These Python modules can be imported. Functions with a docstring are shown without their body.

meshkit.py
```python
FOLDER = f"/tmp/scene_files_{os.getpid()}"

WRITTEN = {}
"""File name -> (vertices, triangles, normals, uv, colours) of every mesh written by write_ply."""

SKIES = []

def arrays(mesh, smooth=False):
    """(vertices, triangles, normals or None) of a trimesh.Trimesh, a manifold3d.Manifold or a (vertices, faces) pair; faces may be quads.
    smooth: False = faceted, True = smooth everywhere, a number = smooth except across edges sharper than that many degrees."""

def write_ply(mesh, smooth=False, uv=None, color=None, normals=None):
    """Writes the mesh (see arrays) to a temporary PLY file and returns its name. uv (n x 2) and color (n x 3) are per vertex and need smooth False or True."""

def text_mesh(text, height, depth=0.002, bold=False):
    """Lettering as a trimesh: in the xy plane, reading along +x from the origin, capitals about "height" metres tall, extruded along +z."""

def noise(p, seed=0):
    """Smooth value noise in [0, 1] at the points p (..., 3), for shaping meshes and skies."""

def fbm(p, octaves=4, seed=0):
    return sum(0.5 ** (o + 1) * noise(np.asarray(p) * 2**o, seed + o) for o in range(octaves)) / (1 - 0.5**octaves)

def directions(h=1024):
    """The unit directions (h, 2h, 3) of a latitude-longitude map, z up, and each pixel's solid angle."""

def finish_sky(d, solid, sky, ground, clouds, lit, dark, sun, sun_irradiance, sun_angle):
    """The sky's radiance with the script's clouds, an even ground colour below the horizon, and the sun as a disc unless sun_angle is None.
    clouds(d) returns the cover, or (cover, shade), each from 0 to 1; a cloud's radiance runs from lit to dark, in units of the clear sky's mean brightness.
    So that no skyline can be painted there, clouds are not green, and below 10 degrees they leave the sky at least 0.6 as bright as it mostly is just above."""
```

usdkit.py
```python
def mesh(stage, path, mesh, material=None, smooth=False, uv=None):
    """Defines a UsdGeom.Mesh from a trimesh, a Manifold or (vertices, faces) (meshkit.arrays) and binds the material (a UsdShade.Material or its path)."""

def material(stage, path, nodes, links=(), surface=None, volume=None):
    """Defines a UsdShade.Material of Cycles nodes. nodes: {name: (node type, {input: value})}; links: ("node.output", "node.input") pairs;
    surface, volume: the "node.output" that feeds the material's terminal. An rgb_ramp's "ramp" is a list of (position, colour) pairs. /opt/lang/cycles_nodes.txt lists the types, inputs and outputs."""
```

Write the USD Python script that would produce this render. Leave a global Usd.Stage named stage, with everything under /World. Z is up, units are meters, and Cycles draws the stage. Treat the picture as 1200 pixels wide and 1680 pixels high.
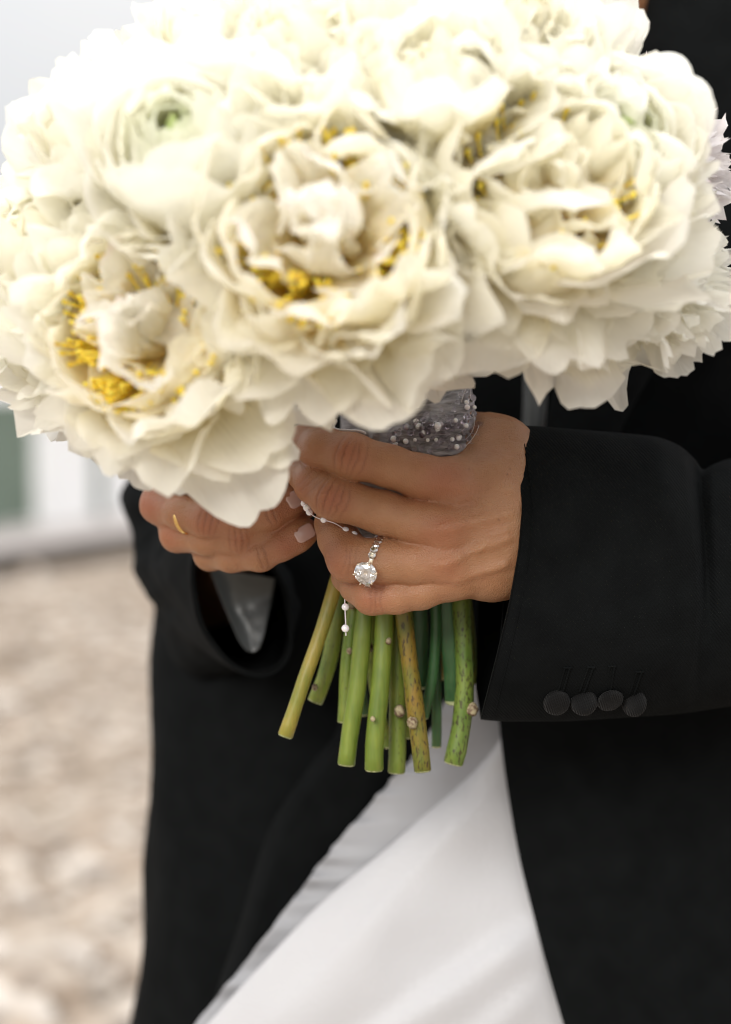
import math, numpy as np, trimesh, usdkit, meshkit
from pxr import Usd, UsdGeom, UsdLux, UsdShade, Gf, Sdf, Vt
from scipy.interpolate import CubicSpline, PchipInterpolator

# ------------------------------------------------------------------ stage, camera, sky, sun, exposure
stage = Usd.Stage.CreateInMemory()
UsdGeom.SetStageUpAxis(stage, UsdGeom.Tokens.z)
UsdGeom.SetStageMetersPerUnit(stage, 1.0)
UsdGeom.Xform.Define(stage, '/World')
UsdGeom.Scope.Define(stage, '/World/Looks')
DIST, PITCH, FPX = 0.70, math.radians(5.0), 3700 * 0.70
EXPOSURE = 0.66
SUN_EL, SUN_AZ = math.radians(30), math.radians(-155)      # azimuth: atan2(x, y) of the direction towards the sun
SUN_I, SKY_S = 0.45, 0.12
H0 = np.array([0, 0, 1.05])
FWD = np.array([0, math.cos(PITCH), -math.sin(PITCH)]); RGT = np.array([1.0, 0, 0]); UPV = np.array([0, math.sin(PITCH), math.cos(PITCH)])
EYE = H0 - DIST * FWD
cam = UsdGeom.Camera.Define(stage, '/World/camera')
cam.CreateHorizontalApertureAttr(24.0); cam.CreateVerticalApertureAttr(33.6)
cam.CreateFocalLengthAttr(24.0 * FPX / 1200.0)
cam.CreateFStopAttr(3.1); cam.CreateFocusDistanceAttr(DIST + 0.004)
cam.CreateClippingRangeAttr(Gf.Vec2f(0.05, 2000))
cam.CreateExposureAttr(EXPOSURE)
M4 = Gf.Matrix4d(*RGT, 0, *UPV, 0, *(-FWD), 0, *EYE, 1)
cam.AddTransformOp().Set(M4)

def mat(name, nodes, links=(), surface='p.BSDF', volume=None):
    return usdkit.material(stage, '/World/Looks/' + name, nodes, links, surface=surface, volume=volume)

sky = UsdLux.DomeLight.Define(stage, '/World/sky')
sky.GetPrim().SetCustomDataByKey('kind', 'structure')
sky_m = mat('sky_look', {
    'sky': ('sky_texture', {'sky_type': 'single_scattering', 'sun_disc': False, 'sun_elevation': SUN_EL, 'sun_rotation': SUN_AZ, 'air_density': 1.0, 'aerosol_density': 2.0}),
    'tc': ('texture_coordinate', {}),
    'n': ('noise_texture', {'scale': 2.2, 'detail': 5.0, 'roughness': 0.55}),
    'r': ('rgb_ramp', {'ramp': [(0.3, (9.2, 9.2, 9.3)), (0.7, (10.6, 10.55, 10.5))]}),
    'cov': ('rgb_ramp', {'ramp': [(0.25, (0.86, 0.86, 0.86)), (0.5, (0.98, 0.98, 0.98))]}),
    'sx': ('separate_xyz', {}), 'el': ('map_range', {'from_min': 0.0, 'from_max': 1.0, 'to_min': 0.34, 'to_max': 1.0, 'clamp': True}), 'ov': ('vector_math', {'math_type': 'scale'}),
    'm': ('mix', {'mix_type': 'mix'}),
    'bg': ('background_shader', {'strength': SKY_S})},
    [('tc.generated', 'n.vector'), ('n.fac', 'r.fac'), ('n.fac', 'cov.fac'), ('cov.color', 'm.fac'), ('sky.color', 'm.color1'), ('tc.generated', 'sx.vector'), ('sx.z', 'el.value'), ('r.color', 'ov.vector1'), ('el.result', 'ov.scale'), ('ov.vector', 'm.color2'), ('m.color', 'bg.color')],
    surface='bg.background')
UsdShade.MaterialBindingAPI.Apply(sky.GetPrim()).Bind(sky_m)
sun = UsdLux.DistantLight.Define(stage, '/World/sun')
sun.CreateNormalizeAttr(True); sun.CreateIntensityAttr(SUN_I); sun.CreateAngleAttr(24.0); sun.CreateColorAttr(Gf.Vec3f(1.0, 0.96, 0.9))
sd = np.array([math.sin(SUN_AZ) * math.cos(SUN_EL), math.cos(SUN_AZ) * math.cos(SUN_EL), math.sin(SUN_EL)])
zx = np.cross([0, 0, 1.0], sd); zx /= np.linalg.norm(zx); zy = np.cross(sd, zx)
sun.AddTransformOp().Set(Gf.Matrix4d(*zx, 0, *zy, 0, *sd, 0, 0, 0, 10, 1))

# ------------------------------------------------------------------ helpers
def at(px, py, mm=0.0):
    """the point that lies mm millimetres beyond the grip and shows at (px, py) of the 1200 x 1680 photograph"""
    d = DIST + np.asarray(mm, float) / 1000
    px, py = np.asarray(px, float), np.asarray(py, float)
    return EYE + FWD * d[..., None] + RGT * ((px - 600) * d / FPX)[..., None] - UPV * ((py - 840) * d / FPX)[..., None]

def mpp(mm=0.0):
    return (DIST + mm / 1000) / FPX

used = {}
def numbered(path):
    n = used.get(path, 0); used[path] = n + 1
    return path if n == 0 else f'{path}_{n:03d}'

def tag(p, label=None, cat=None, group=None, kind=None):
    p = p.GetPrim() if hasattr(p, 'GetPrim') else p
    for k, v in (('label', label), ('category', cat), ('group', group), ('kind', kind)):
        if v: p.SetCustomDataByKey(k, v)
    return p

ORIGIN = {}
def thing(name, loc, label, cat, group=None):
    path = numbered('/World/' + name)
    x = UsdGeom.Xform.Define(stage, path); x.AddTranslateOp().Set(Gf.Vec3d(*map(float, loc)))
    ORIGIN[path] = np.asarray(loc, float)
    tag(x, label, cat, group)
    return path

def obj(name, mesh, material, parent=None, smooth=True, uv=None, label=None, kind=None):
    """one Mesh prim, given in world coordinates"""
    path = numbered((parent or '/World') + '/' + name)
    if hasattr(mesh, 'vertices'): v, f = np.array(mesh.vertices, float), np.array(mesh.faces)
    else: v, f = np.array(mesh[0], float), np.array(mesh[1])
    if parent: v = v - ORIGIN[parent]; ORIGIN[path] = ORIGIN[parent]
    m = usdkit.mesh(stage, path, (v, f), material, smooth=smooth, uv=uv)
    if label or kind: tag(m, label, kind=kind)
    return path

def grid_faces(nu, nv, wrap=False):
    i, j = np.meshgrid(np.arange(nu - 1), np.arange(nv if wrap else nv - 1), indexing='ij')
    j2 = (j + 1) % nv
    return np.stack([i * nv + j, (i + 1) * nv + j, (i + 1) * nv + j2, i * nv + j2], -1).reshape(-1, 4)

def tri(f):
    f = np.asarray(f)
    return np.vstack([f[:, [0, 1, 2]], f[:, [0, 2, 3]]]) if f.shape[1] == 4 else f

def join(parts):
    vs, fs, n = [], [], 0
    for p in parts:
        v, f = (np.asarray(p.vertices), np.asarray(p.faces)) if hasattr(p, 'vertices') else (np.asarray(p[0], float), tri(p[1]))
        vs.append(v); fs.append(f + n); n += len(v)
    return np.vstack(vs), np.vstack(fs)

def tube(pts, radii, n=12, cap=True, squash=None, sub=None):
    """swept round tube through pts"""
    P = np.asarray(pts, float); R = np.broadcast_to(np.asarray(radii, float), (len(P),)).copy()
    if sub:
        t = np.linspace(0, 1, len(P)); tt = np.linspace(0, 1, sub)
        P = CubicSpline(t, P)(tt) if len(P) > 2 else np.array([np.interp(tt, t, c) for c in P.T]).T
        R = np.interp(tt, t, R)
    T = np.gradient(P, axis=0); T /= np.linalg.norm(T, axis=1, keepdims=True)
    ref = np.array([0.13, -1, 0.2]); ref /= np.linalg.norm(ref)
    if abs(T[0] @ ref) > 0.95: ref = np.array([1.0, 0.1, 0])
    X = [np.cross(T[0], ref)]; X[0] /= np.linalg.norm(X[0])
    for k in range(1, len(P)):
        x = X[-1] - T[k] * (X[-1] @ T[k]); X.append(x / np.linalg.norm(x))
    X = np.array(X); Y = np.cross(T, X)
    a = np.linspace(0, 2 * math.pi, n, endpoint=False)
    sq = 1.0 if squash is None else squash
    V = P[:, None] + R[:, None, None] * (np.cos(a)[None, :, None] * X[:, None] + sq * np.sin(a)[None, :, None] * Y[:, None])
    v = V.reshape(-1, 3); f = tri(grid_faces(len(P), n, True))
    if cap:
        c0, c1 = len(v), len(v) + 1
        v = np.vstack([v, P[0], P[-1]])
        j = np.arange(n); j2 = (j + 1) % n; o = (len(P) - 1) * n
        f = np.vstack([f, np.stack([np.full(n, c0), j, j2], 1)[:, ::1], np.stack([np.full(n, c1), o + j2, o + j], 1)])
    return v, f

def ball(c, r, sub=2):
    m = trimesh.creation.icosphere(subdivisions=sub, radius=r)
    return np.asarray(m.vertices) + c, np.asarray(m.faces)

def box_mesh(lo, hi):
    m = trimesh.creation.box(bounds=[lo, hi]); return np.asarray(m.vertices), np.asarray(m.faces)

def noise(p, seed=0): return meshkit.noise(p, seed)
def fbm(p, o=4, seed=0): return meshkit.fbm(p, o, seed)

def sheet(rows, nu=40, nv=30, thick=0.0, rough=0.0, seed=0, scale=20.0, crimp=0.0, folds_=()):
    """smooth surface through rows of (px, py, mm); thick gives it a second side"""
    A = np.array(rows, float)
    t = np.linspace(0, 1, A.shape[0]); s = np.linspace(0, 1, A.shape[1])
    B = PchipInterpolator(t, A, axis=0)(np.linspace(0, 1, nu))
    B = PchipInterpolator(s, B, axis=1)(np.linspace(0, 1, nv))
    if crimp:
        q = np.linspace(0, 1, nu)[:, None]; sidew = np.exp(-np.linspace(0, 1, nv) * 14)[None]
        B[..., 0] += crimp * (noise(np.stack([q * 62 + 0 * sidew, 0 * q + sidew * 0, 0 * q + 0 * sidew], -1), 2) - 0.5) * 2 * sidew; B[..., 2] += 3 * crimp * (noise(np.stack([q * 40 + 0 * sidew, 0 * q * sidew + 3, 0 * q * sidew], -1), 4) - 0.5) * sidew
    for (x0, y0, x1, y1, wd, dp) in folds_:
        dx, dy = x1 - x0, y1 - y0; l = math.hypot(dx, dy)
        t_ = ((B[..., 0] - x0) * dx + (B[..., 1] - y0) * dy) / l ** 2; d_ = ((B[..., 0] - x0) * dy - (B[..., 1] - y0) * dx) / l
        B[..., 2] += dp * np.where(d_ > 0, np.exp(-(d_ / wd) ** 2), np.exp(-(d_ / (0.35 * wd)) ** 2)) * np.clip(t_ * 3, 0, 1) * np.clip((1.6 - t_) * 2, 0, 1)
    W = at(B[..., 0], B[..., 1], B[..., 2])
    if rough:
        n = fbm(W.reshape(-1, 3) * scale, 3, seed).reshape(W.shape[:2]) - 0.5
        W = W + FWD * (n * rough)[..., None]
    f = tri(grid_faces(nu, nv)); v = W.reshape(-1, 3)
    if not thick: return v, f
    n = trimesh.Trimesh(v, f, process=False).vertex_normals
    n = np.where((n @ FWD)[:, None] > 0, n, -n)
    k = len(v)
    edge = np.concatenate([np.arange(nv), np.arange(1, nu) * nv + nv - 1, (nu - 1) * nv + np.arange(nv - 2, -1, -1), np.arange(nu - 2, 0, -1) * nv])
    e2 = np.roll(edge, -1)
    side = np.vstack([np.stack([edge, e2, e2 + k], 1), np.stack([edge, e2 + k, edge + k], 1)])
    return np.vstack([v, v + n * thick]), np.vstack([f, f[:, ::-1] + k, side])

# signed distances and surface nets for the bodies
def surface_nets(F, origin, h):
    S = F < 0
    c = [S[i:S.shape[0] - 1 + i, j:S.shape[1] - 1 + j, k:S.shape[2] - 1 + k] for i, j, k in np.ndindex(2, 2, 2)]
    tot = sum(x.astype(np.int8) for x in c)
    act = np.argwhere((tot > 0) & (tot < 8))
    ix = np.full(tot.shape, -1, np.int64); ix[tuple(act.T)] = np.arange(len(act))
    cor = list(np.ndindex(2, 2, 2))
    vals = np.stack([F[act[:, 0] + i, act[:, 1] + j, act[:, 2] + k] for i, j, k in cor], 1)
    acc = np.zeros((len(act), 3)); cnt = np.zeros(len(act))
    for a in range(8):
        for b in range(a + 1, 8):
            A, B = np.array(cor[a]), np.array(cor[b])
            if np.abs(A - B).sum() != 1: continue
            va, vb = vals[:, a], vals[:, b]; m = (va < 0) != (vb < 0)
            t = va[m] / (va[m] - vb[m])
            acc[m] += A + t[:, None] * (B - A); cnt[m] += 1
    v = (act + acc / cnt[:, None]) * h + origin
    faces = []
    for ax in range(3):
        lo = [slice(None)] * 3; hi = [slice(None)] * 3
        lo[ax] = slice(0, -1); hi[ax] = slice(1, None)
        a, b = S[tuple(lo)], S[tuple(hi)]
        e = np.argwhere(a != b)
        o1, o2 = (ax + 1) % 3, (ax + 2) % 3
        ok = (e[:, o1] > 0) & (e[:, o2] > 0) & (e[:, o1] < S.shape[o1] - 1) & (e[:, o2] < S.shape[o2] - 1)
        e = e[ok]; flip = a[tuple(e.T)]
        q = []
        for d1, d2 in ((1, 1), (0, 1), (0, 0), (1, 0)):
            g = e.copy(); g[:, o1] -= d1; g[:, o2] -= d2; q.append(ix[tuple(g.T)])
        q = np.stack(q, 1); q[~flip] = q[~flip][:, ::-1]
        faces.append(q)
    return v, tri(np.vstack(faces))

def smin(a, b, k):
    h = np.maximum(k - np.abs(a - b), 0) / k
    return np.minimum(a, b) - h * h * (k / 4)

def grid_pts(lo, hi, h):
    ax = [np.arange(lo[k], hi[k] + h, h, dtype=np.float32) for k in range(3)]
    return np.stack(np.meshgrid(*ax, indexing='ij'), -1)

def cone(P, a, b, ra, rb):
    ab = (b - a).astype(np.float32); pa = P - a.astype(np.float32)
    t = np.clip(pa @ ab / (ab @ ab), 0, 1)
    return np.linalg.norm(pa - t[..., None] * ab, axis=-1) - (ra + t * (rb - ra))

def chain(P, joints, k):
    d = None
    for (a, ra), (b, rb) in zip(joints[:-1], joints[1:]):
        e = cone(P, a, b, ra, rb)
        d = e if d is None else smin(d, e, k)
    return d

def J(*rows):
    """joints from (px, py, mm, radius in photo pixels)"""
    return [(at(x, y, mm), r * mpp(mm)) for x, y, mm, r in rows]

# ------------------------------------------------------------------ materials
def cloth_black(name, col, sheen=0.25, rough=0.85, twill=True, bumps=0.9):
    return mat(name, {
        'g': ('geometry', {}), 'tc': ('mapping', {'mapping_type': 'point', 'rotation': (0, math.radians(38), 0)}),
        'w': ('wave_texture', {'wave_type': 'bands', 'bands_direction': 'x', 'scale': 260.0, 'distortion': 0.6, 'detail': 1.0, 'detail_scale': 40.0}),
        'n': ('noise_texture', {'scale': 900.0, 'detail': 3.0}),
        'n2': ('noise_texture', {'scale': 60.0, 'detail': 3.0}),
        'c': ('rgb_ramp', {'ramp': [(0.3, tuple(0.82 * x for x in col)), (0.7, tuple(1.2 * x for x in col))]}),
        'a': ('math', {'math_type': 'multiply_add', 'value2': 0.5 if twill else 0.0}),
        'b': ('bump', {'strength': bumps, 'distance': 0.0004}),
        'p': ('principled_bsdf', {'roughness': rough, 'specular_ior_level': 0.04, 'sheen_weight': sheen, 'sheen_roughness': 0.4, 'sheen_tint': (0.9, 0.95, 1.0)})},
        [('g.position', 'tc.vector'), ('tc.vector', 'w.vector'), ('g.position', 'n.vector'), ('g.position', 'n2.vector'), ('n2.fac', 'c.fac'), ('c.color', 'p.base_color'),
         ('w.fac', 'a.value1'), ('n.fac', 'a.value3'), ('a.value', 'b.height'), ('b.normal', 'p.normal')])
M = {}
M['wool'] = cloth_black('black_wool', (0.0046, 0.0052, 0.0055), sheen=0.008)
M['button_cloth'] = mat('ribbed_button_cloth', {
    'g': ('geometry', {}), 'm': ('mapping', {'rotation': (0, math.radians(20), 0)}),
    'w': ('wave_texture', {'bands_direction': 'x', 'scale': 330.0, 'distortion': 0.8, 'detail': 1.0}), 'b': ('bump', {'strength': 0.9, 'distance': 0.0006}),
    'p': ('principled_bsdf', {'base_color': (0.0032, 0.0032, 0.0035), 'roughness': 0.6, 'sheen_weight': 0.03, 'specular_ior_level': 0.15})},
    [('g.position', 'm.vector'), ('m.vector', 'w.vector'), ('w.fac', 'b.height'), ('b.normal', 'p.normal')])
M['satin'] = mat('grey_satin', {
    'g': ('geometry', {}), 'n': ('noise_texture', {'scale': 35.0, 'detail': 3.0}), 'b': ('bump', {'strength': 0.5, 'distance': 0.004}),
    'p': ('principled_bsdf', {'base_color': (0.032, 0.036, 0.037), 'roughness': 0.42, 'specular_ior_level': 0.6, 'sheen_weight': 0.15})},
    [('g.position', 'n.vector'), ('n.fac', 'b.height'), ('b.normal', 'p.normal')])
M['sheer'] = mat('sheer_white_layer', {'p': ('principled_bsdf', {'base_color': (0.33, 0.334, 0.355), 'roughness': 0.6}), 't': ('transparent_bsdf', {}), 'm': ('mix_closure', {'fac': 0.22})}, [('p.BSDF', 'm.closure1'), ('t.BSDF', 'm.closure2')], surface='m.closure')
M['dress'] = mat('white_crepe', {
    'g': ('geometry', {}), 'n': ('noise_texture', {'scale': 800.0, 'detail': 2.0}), 'n2': ('noise_texture', {'scale': 14.0, 'detail': 3.0}),
    'a': ('math', {'math_type': 'multiply_add', 'value2': 0.12}), 'b': ('bump', {'strength': 0.6, 'distance': 0.0008}),
    'p': ('principled_bsdf', {'base_color': (0.45, 0.45, 0.468), 'roughness': 0.6, 'sheen_weight': 0.1, 'specular_ior_level': 0.35})},
    [('g.position', 'n.vector'), ('g.position', 'n2.vector'), ('n.fac', 'a.value1'), ('n2.fac', 'a.value3'), ('n.fac', 'b.height'), ('b.normal', 'p.normal')])

def skin(name, base, red):
    return mat(name, {
        'uv': ('uvmap', {'attribute': 'st'}), 's': ('separate_xyz', {}), 'g': ('geometry', {}),
        'n': ('noise_texture', {'scale': 95.0, 'detail': 5.0, 'roughness': 0.6}), 'nr': ('rgb_ramp', {'ramp': [(0.3, (0, 0, 0)), (0.75, (1, 1, 1))]}),
        'm1': ('mix', {'color1': base, 'color2': tuple(np.array(base) * (0.86, 0.78, 0.74))}),
        'm2': ('mix', {'color2': red}), 'm3': ('mix', {'color2': (0.13, 0.045, 0.022)}),
        'vo': ('voronoi_texture', {'scale': 1500.0, 'feature': 'f1'}), 'nf': ('noise_texture', {'scale': 620.0, 'detail': 4.0, 'roughness': 0.7}),
        'ad': ('math', {'math_type': 'multiply_add', 'value2': 0.7}),
        'b': ('bump', {'strength': 0.6, 'distance': 0.0006}),
        'p': ('principled_bsdf', {'roughness': 0.40, 'specular_ior_level': 0.48, 'subsurface_weight': 0.22, 'subsurface_scale': 0.004, 'subsurface_radius': (1.0, 0.35, 0.2), 'subsurface_method': 'random_walk'})},
        [('uv.UV', 's.vector'), ('g.position', 'n.vector'), ('n.fac', 'nr.fac'), ('nr.color', 'm1.fac'), ('m1.color', 'm2.color1'), ('s.x', 'm2.fac'), ('m2.color', 'm3.color1'), ('s.y', 'm3.fac'),
         ('m3.color', 'p.base_color'), ('g.position', 'vo.vector'), ('g.position', 'nf.vector'), ('vo.distance', 'ad.value1'), ('nf.fac', 'ad.value3'), ('ad.value', 'b.height'), ('b.normal', 'p.normal')])
M['skin'] = skin('tanned_skin', (0.345, 0.175, 0.088), (0.315, 0.105, 0.055))
M['nail'] = mat('pale_pink_nail', {'p': ('principled_bsdf', {'base_color': (0.60, 0.36, 0.33), 'roughness': 0.2, 'coat_weight': 0.6, 'subsurface_weight': 0.2, 'subsurface_scale': 0.002})})

def petal_mat(name, tip, base, pink=0.0, transl=0.72):
    return mat(name, {
        'uv': ('uvmap', {'attribute': 'st'}), 's': ('separate_xyz', {}),
        'g': ('geometry', {}), 'n': ('noise_texture', {'scale': 55.0, 'detail': 3.0}),
        'ad': ('math', {'math_type': 'multiply_add', 'value2': 0.22}), 'sub': ('math', {'math_type': 'subtract', 'value2': 0.11}),
        'r': ('rgb_ramp', {'ramp': [(0.0, base), (0.18, tuple(0.8 * np.array(base) + 0.2 * np.array(tip))), (0.36, tuple(0.35 * np.array(base) + 0.65 * np.array(tip))), (0.62, tip), (0.93, tip), (1.0, tuple((1 - pink) * np.array(tip) + pink * np.array((0.8, 0.35, 0.45))))]}),
        'mp': ('mapping', {'scale': (26.0, 2.2, 1.0)}), 'vn': ('noise_texture', {'scale': 1.0, 'detail': 3.0, 'roughness': 0.6}),
        'b': ('bump', {'strength': 0.55, 'distance': 0.0014}),
        'p': ('principled_bsdf', {'roughness': 0.55, 'specular_ior_level': 0.3, 'sheen_weight': 0.05}),
        't': ('translucent_bsdf', {}), 'mx': ('mix_closure', {'fac': transl})},
        [('uv.UV', 's.vector'), ('g.position', 'n.vector'), ('n.fac', 'ad.value1'), ('s.y', 'ad.value3'), ('ad.value', 'sub.value1'), ('sub.value', 'r.fac'), ('r.color', 'p.base_color'), ('r.color', 't.color'),
         ('uv.UV', 'mp.vector'), ('mp.vector', 'vn.vector'), ('vn.fac', 'b.height'), ('b.normal', 'p.normal'), ('b.normal', 't.normal'), ('p.BSDF', 'mx.closure1'), ('t.BSDF', 'mx.closure2')], surface='mx.closure')
M['petal'] = petal_mat('cream_petal', (0.965, 0.95, 0.87), (0.95, 0.82, 0.40))
M['petal_warm'] = petal_mat('warm_cream_petal', (0.965, 0.94, 0.835), (0.96, 0.68, 0.12))
M['petal_white'] = petal_mat('white_petal', (0.965, 0.955, 0.895), (0.95, 0.87, 0.58))
M['petal_blush'] = petal_mat('blush_petal', (0.965, 0.95, 0.90), (0.955, 0.84, 0.50), pink=0.14)
M['petal_violet'] = petal_mat('violet_tipped_petal', (0.88, 0.85, 0.85), (0.83, 0.80, 0.62), pink=0.3)
M['petal_ran'] = petal_mat('ranunculus_petal', (0.92, 0.92, 0.83), (0.76, 0.80, 0.42))
M['petal_green'] = petal_mat('green_heart_petal', (0.62, 0.72, 0.36), (0.28, 0.44, 0.10))
M['stamen'] = mat('yellow_stamen', {'g': ('geometry', {}), 'n': ('noise_texture', {'scale': 300.0}), 'r': ('rgb_ramp', {'ramp': [(0.3, (0.96, 0.62, 0.03)), (0.7, (0.98, 0.80, 0.14))]}),
    'p': ('principled_bsdf', {'roughness': 0.6, 'subsurface_weight': 0.2, 'subsurface_scale': 0.002})}, [('g.position', 'n.vector'), ('n.fac', 'r.fac'), ('r.color', 'p.base_color')])
M['pistil'] = mat('pale_green_pistil', {'p': ('principled_bsdf', {'base_color': (0.35, 0.45, 0.12), 'roughness': 0.5})})

def stem_mat(name, a, b, spots=0.0, spot=(0.03, 0.02, 0.01)):
    return mat(name, {
        'g': ('geometry', {}), 'mp': ('mapping', {'scale': (420.0, 420.0, 26.0)}), 'n': ('noise_texture', {'scale': 1.0, 'detail': 4.0, 'roughness': 0.6}),
        'n2': ('noise_texture', {'scale': 55.0, 'detail': 2.0}), 'ad': ('math', {'math_type': 'multiply_add', 'value2': 0.6}), 'su': ('math', {'math_type': 'subtract', 'value2': 0.3}),
        'r': ('rgb_ramp', {'ramp': [(0.3, a), (0.7, b)]}),
        'mp2': ('mapping', {'scale': (800.0, 800.0, 330.0)}), 'sp': ('noise_texture', {'scale': 1.0, 'detail': 2.0}), 'sr': ('rgb_ramp', {'ramp': [(0.60 - 0.07 * spots, (0, 0, 0)), (0.74 - 0.07 * spots, (0.85, 0.85, 0.85))]}),
        'sf': ('math', {'math_type': 'multiply', 'value2': min(1.0, spots)}), 'mx': ('mix', {'color2': spot}),
        'b': ('bump', {'strength': 0.4, 'distance': 0.0006}),
        'p': ('principled_bsdf', {'roughness': 0.42, 'subsurface_weight': 0.1, 'subsurface_scale': 0.002, 'specular_ior_level': 0.45})},
        [('g.position', 'mp.vector'), ('mp.vector', 'n.vector'), ('g.position', 'n2.vector'), ('n.fac', 'ad.value1'), ('n2.fac', 'ad.value3'), ('ad.value', 'su.value1'), ('su.value', 'r.fac'),
         ('g.position', 'mp2.vector'), ('mp2.vector', 'sp.vector'), ('sp.fac', 'sr.fac'), ('sr.color', 'sf.value1'), ('sf.value', 'mx.fac'), ('r.color', 'mx.color1'), ('mx.color', 'p.base_color'),
         ('n.fac', 'b.height'), ('b.normal', 'p.normal')])
M['stem_yellow'] = stem_mat('yellow_olive_stem', (0.16, 0.17, 0.022), (0.28, 0.225, 0.04))
M['stem_green'] = stem_mat('fresh_green_stem', (0.085, 0.135, 0.015), (0.165, 0.215, 0.03))
M['stem_olive'] = stem_mat('olive_stem', (0.10, 0.16, 0.02), (0.20, 0.24, 0.04), 0.5)
M['stem_brown'] = stem_mat('brown_olive_stem', (0.10, 0.12, 0.014), (0.20, 0.125, 0.016), 1.0)
M['stem_mottled'] = stem_mat('mottled_green_stem', (0.08, 0.14, 0.02), (0.16, 0.22, 0.04), 1.1)
M['stem_dark'] = stem_mat('dark_green_stem', (0.02, 0.07, 0.022), (0.05, 0.13, 0.045))
M['cut'] = mat('pale_cut_stem', {'g': ('geometry', {}), 'n': ('noise_texture', {'scale': 700.0, 'detail': 3.0}), 'r': ('rgb_ramp', {'ramp': [(0.35, (0.16, 0.18, 0.06)), (0.65, (0.48, 0.50, 0.28))]}),
    'p': ('principled_bsdf', {'roughness': 0.6})}, [('g.position', 'n.vector'), ('n.fac', 'r.fac'), ('r.color', 'p.base_color')])
M['node'] = mat('dry_brown_node', {'g': ('geometry', {}), 'n': ('noise_texture', {'scale': 500.0, 'detail': 3.0}), 'r': ('rgb_ramp', {'ramp': [(0.35, (0.10, 0.05, 0.03)), (0.65, (0.38, 0.33, 0.20))]}),
    'p': ('principled_bsdf', {'roughness': 0.7})}, [('g.position', 'n.vector'), ('n.fac', 'r.fac'), ('r.color', 'p.base_color')])
M['gold'] = mat('warm_gold', {'p': ('principled_bsdf', {'base_color': (0.86, 0.58, 0.22), 'metallic': 1.0, 'roughness': 0.2})})
M['white_gold'] = mat('pale_gold', {'p': ('principled_bsdf', {'base_color': (0.83, 0.72, 0.58), 'metallic': 1.0, 'roughness': 0.16})})
M['diamond'] = mat('clear_diamond', {'p': ('glass_bsdf', {'color': (1, 1, 1), 'roughness': 0.0, 'IOR': 2.3}), 'q': ('glossy_bsdf', {'color': (0.97, 0.97, 1.0), 'roughness': 0.02}), 'm': ('mix_closure', {'fac': 0.38})}, [('p.BSDF', 'm.closure1'), ('q.BSDF', 'm.closure2')], surface='m.closure')
M['pearl'] = mat('lilac_pearl', {'p': ('principled_bsdf', {'base_color': (0.80, 0.76, 0.80), 'roughness': 0.2, 'coat_weight': 0.8, 'coat_roughness': 0.08, 'subsurface_weight': 0.15, 'subsurface_scale': 0.001})})
M['crystal'] = mat('crystal_bead', {'p': ('glass_bsdf', {'color': (0.93, 0.91, 0.93), 'roughness': 0.0, 'IOR': 1.45})})
M['filament'] = mat('lilac_filament', {'p': ('principled_bsdf', {'base_color': (0.70, 0.66, 0.70), 'roughness': 0.3})})
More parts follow.
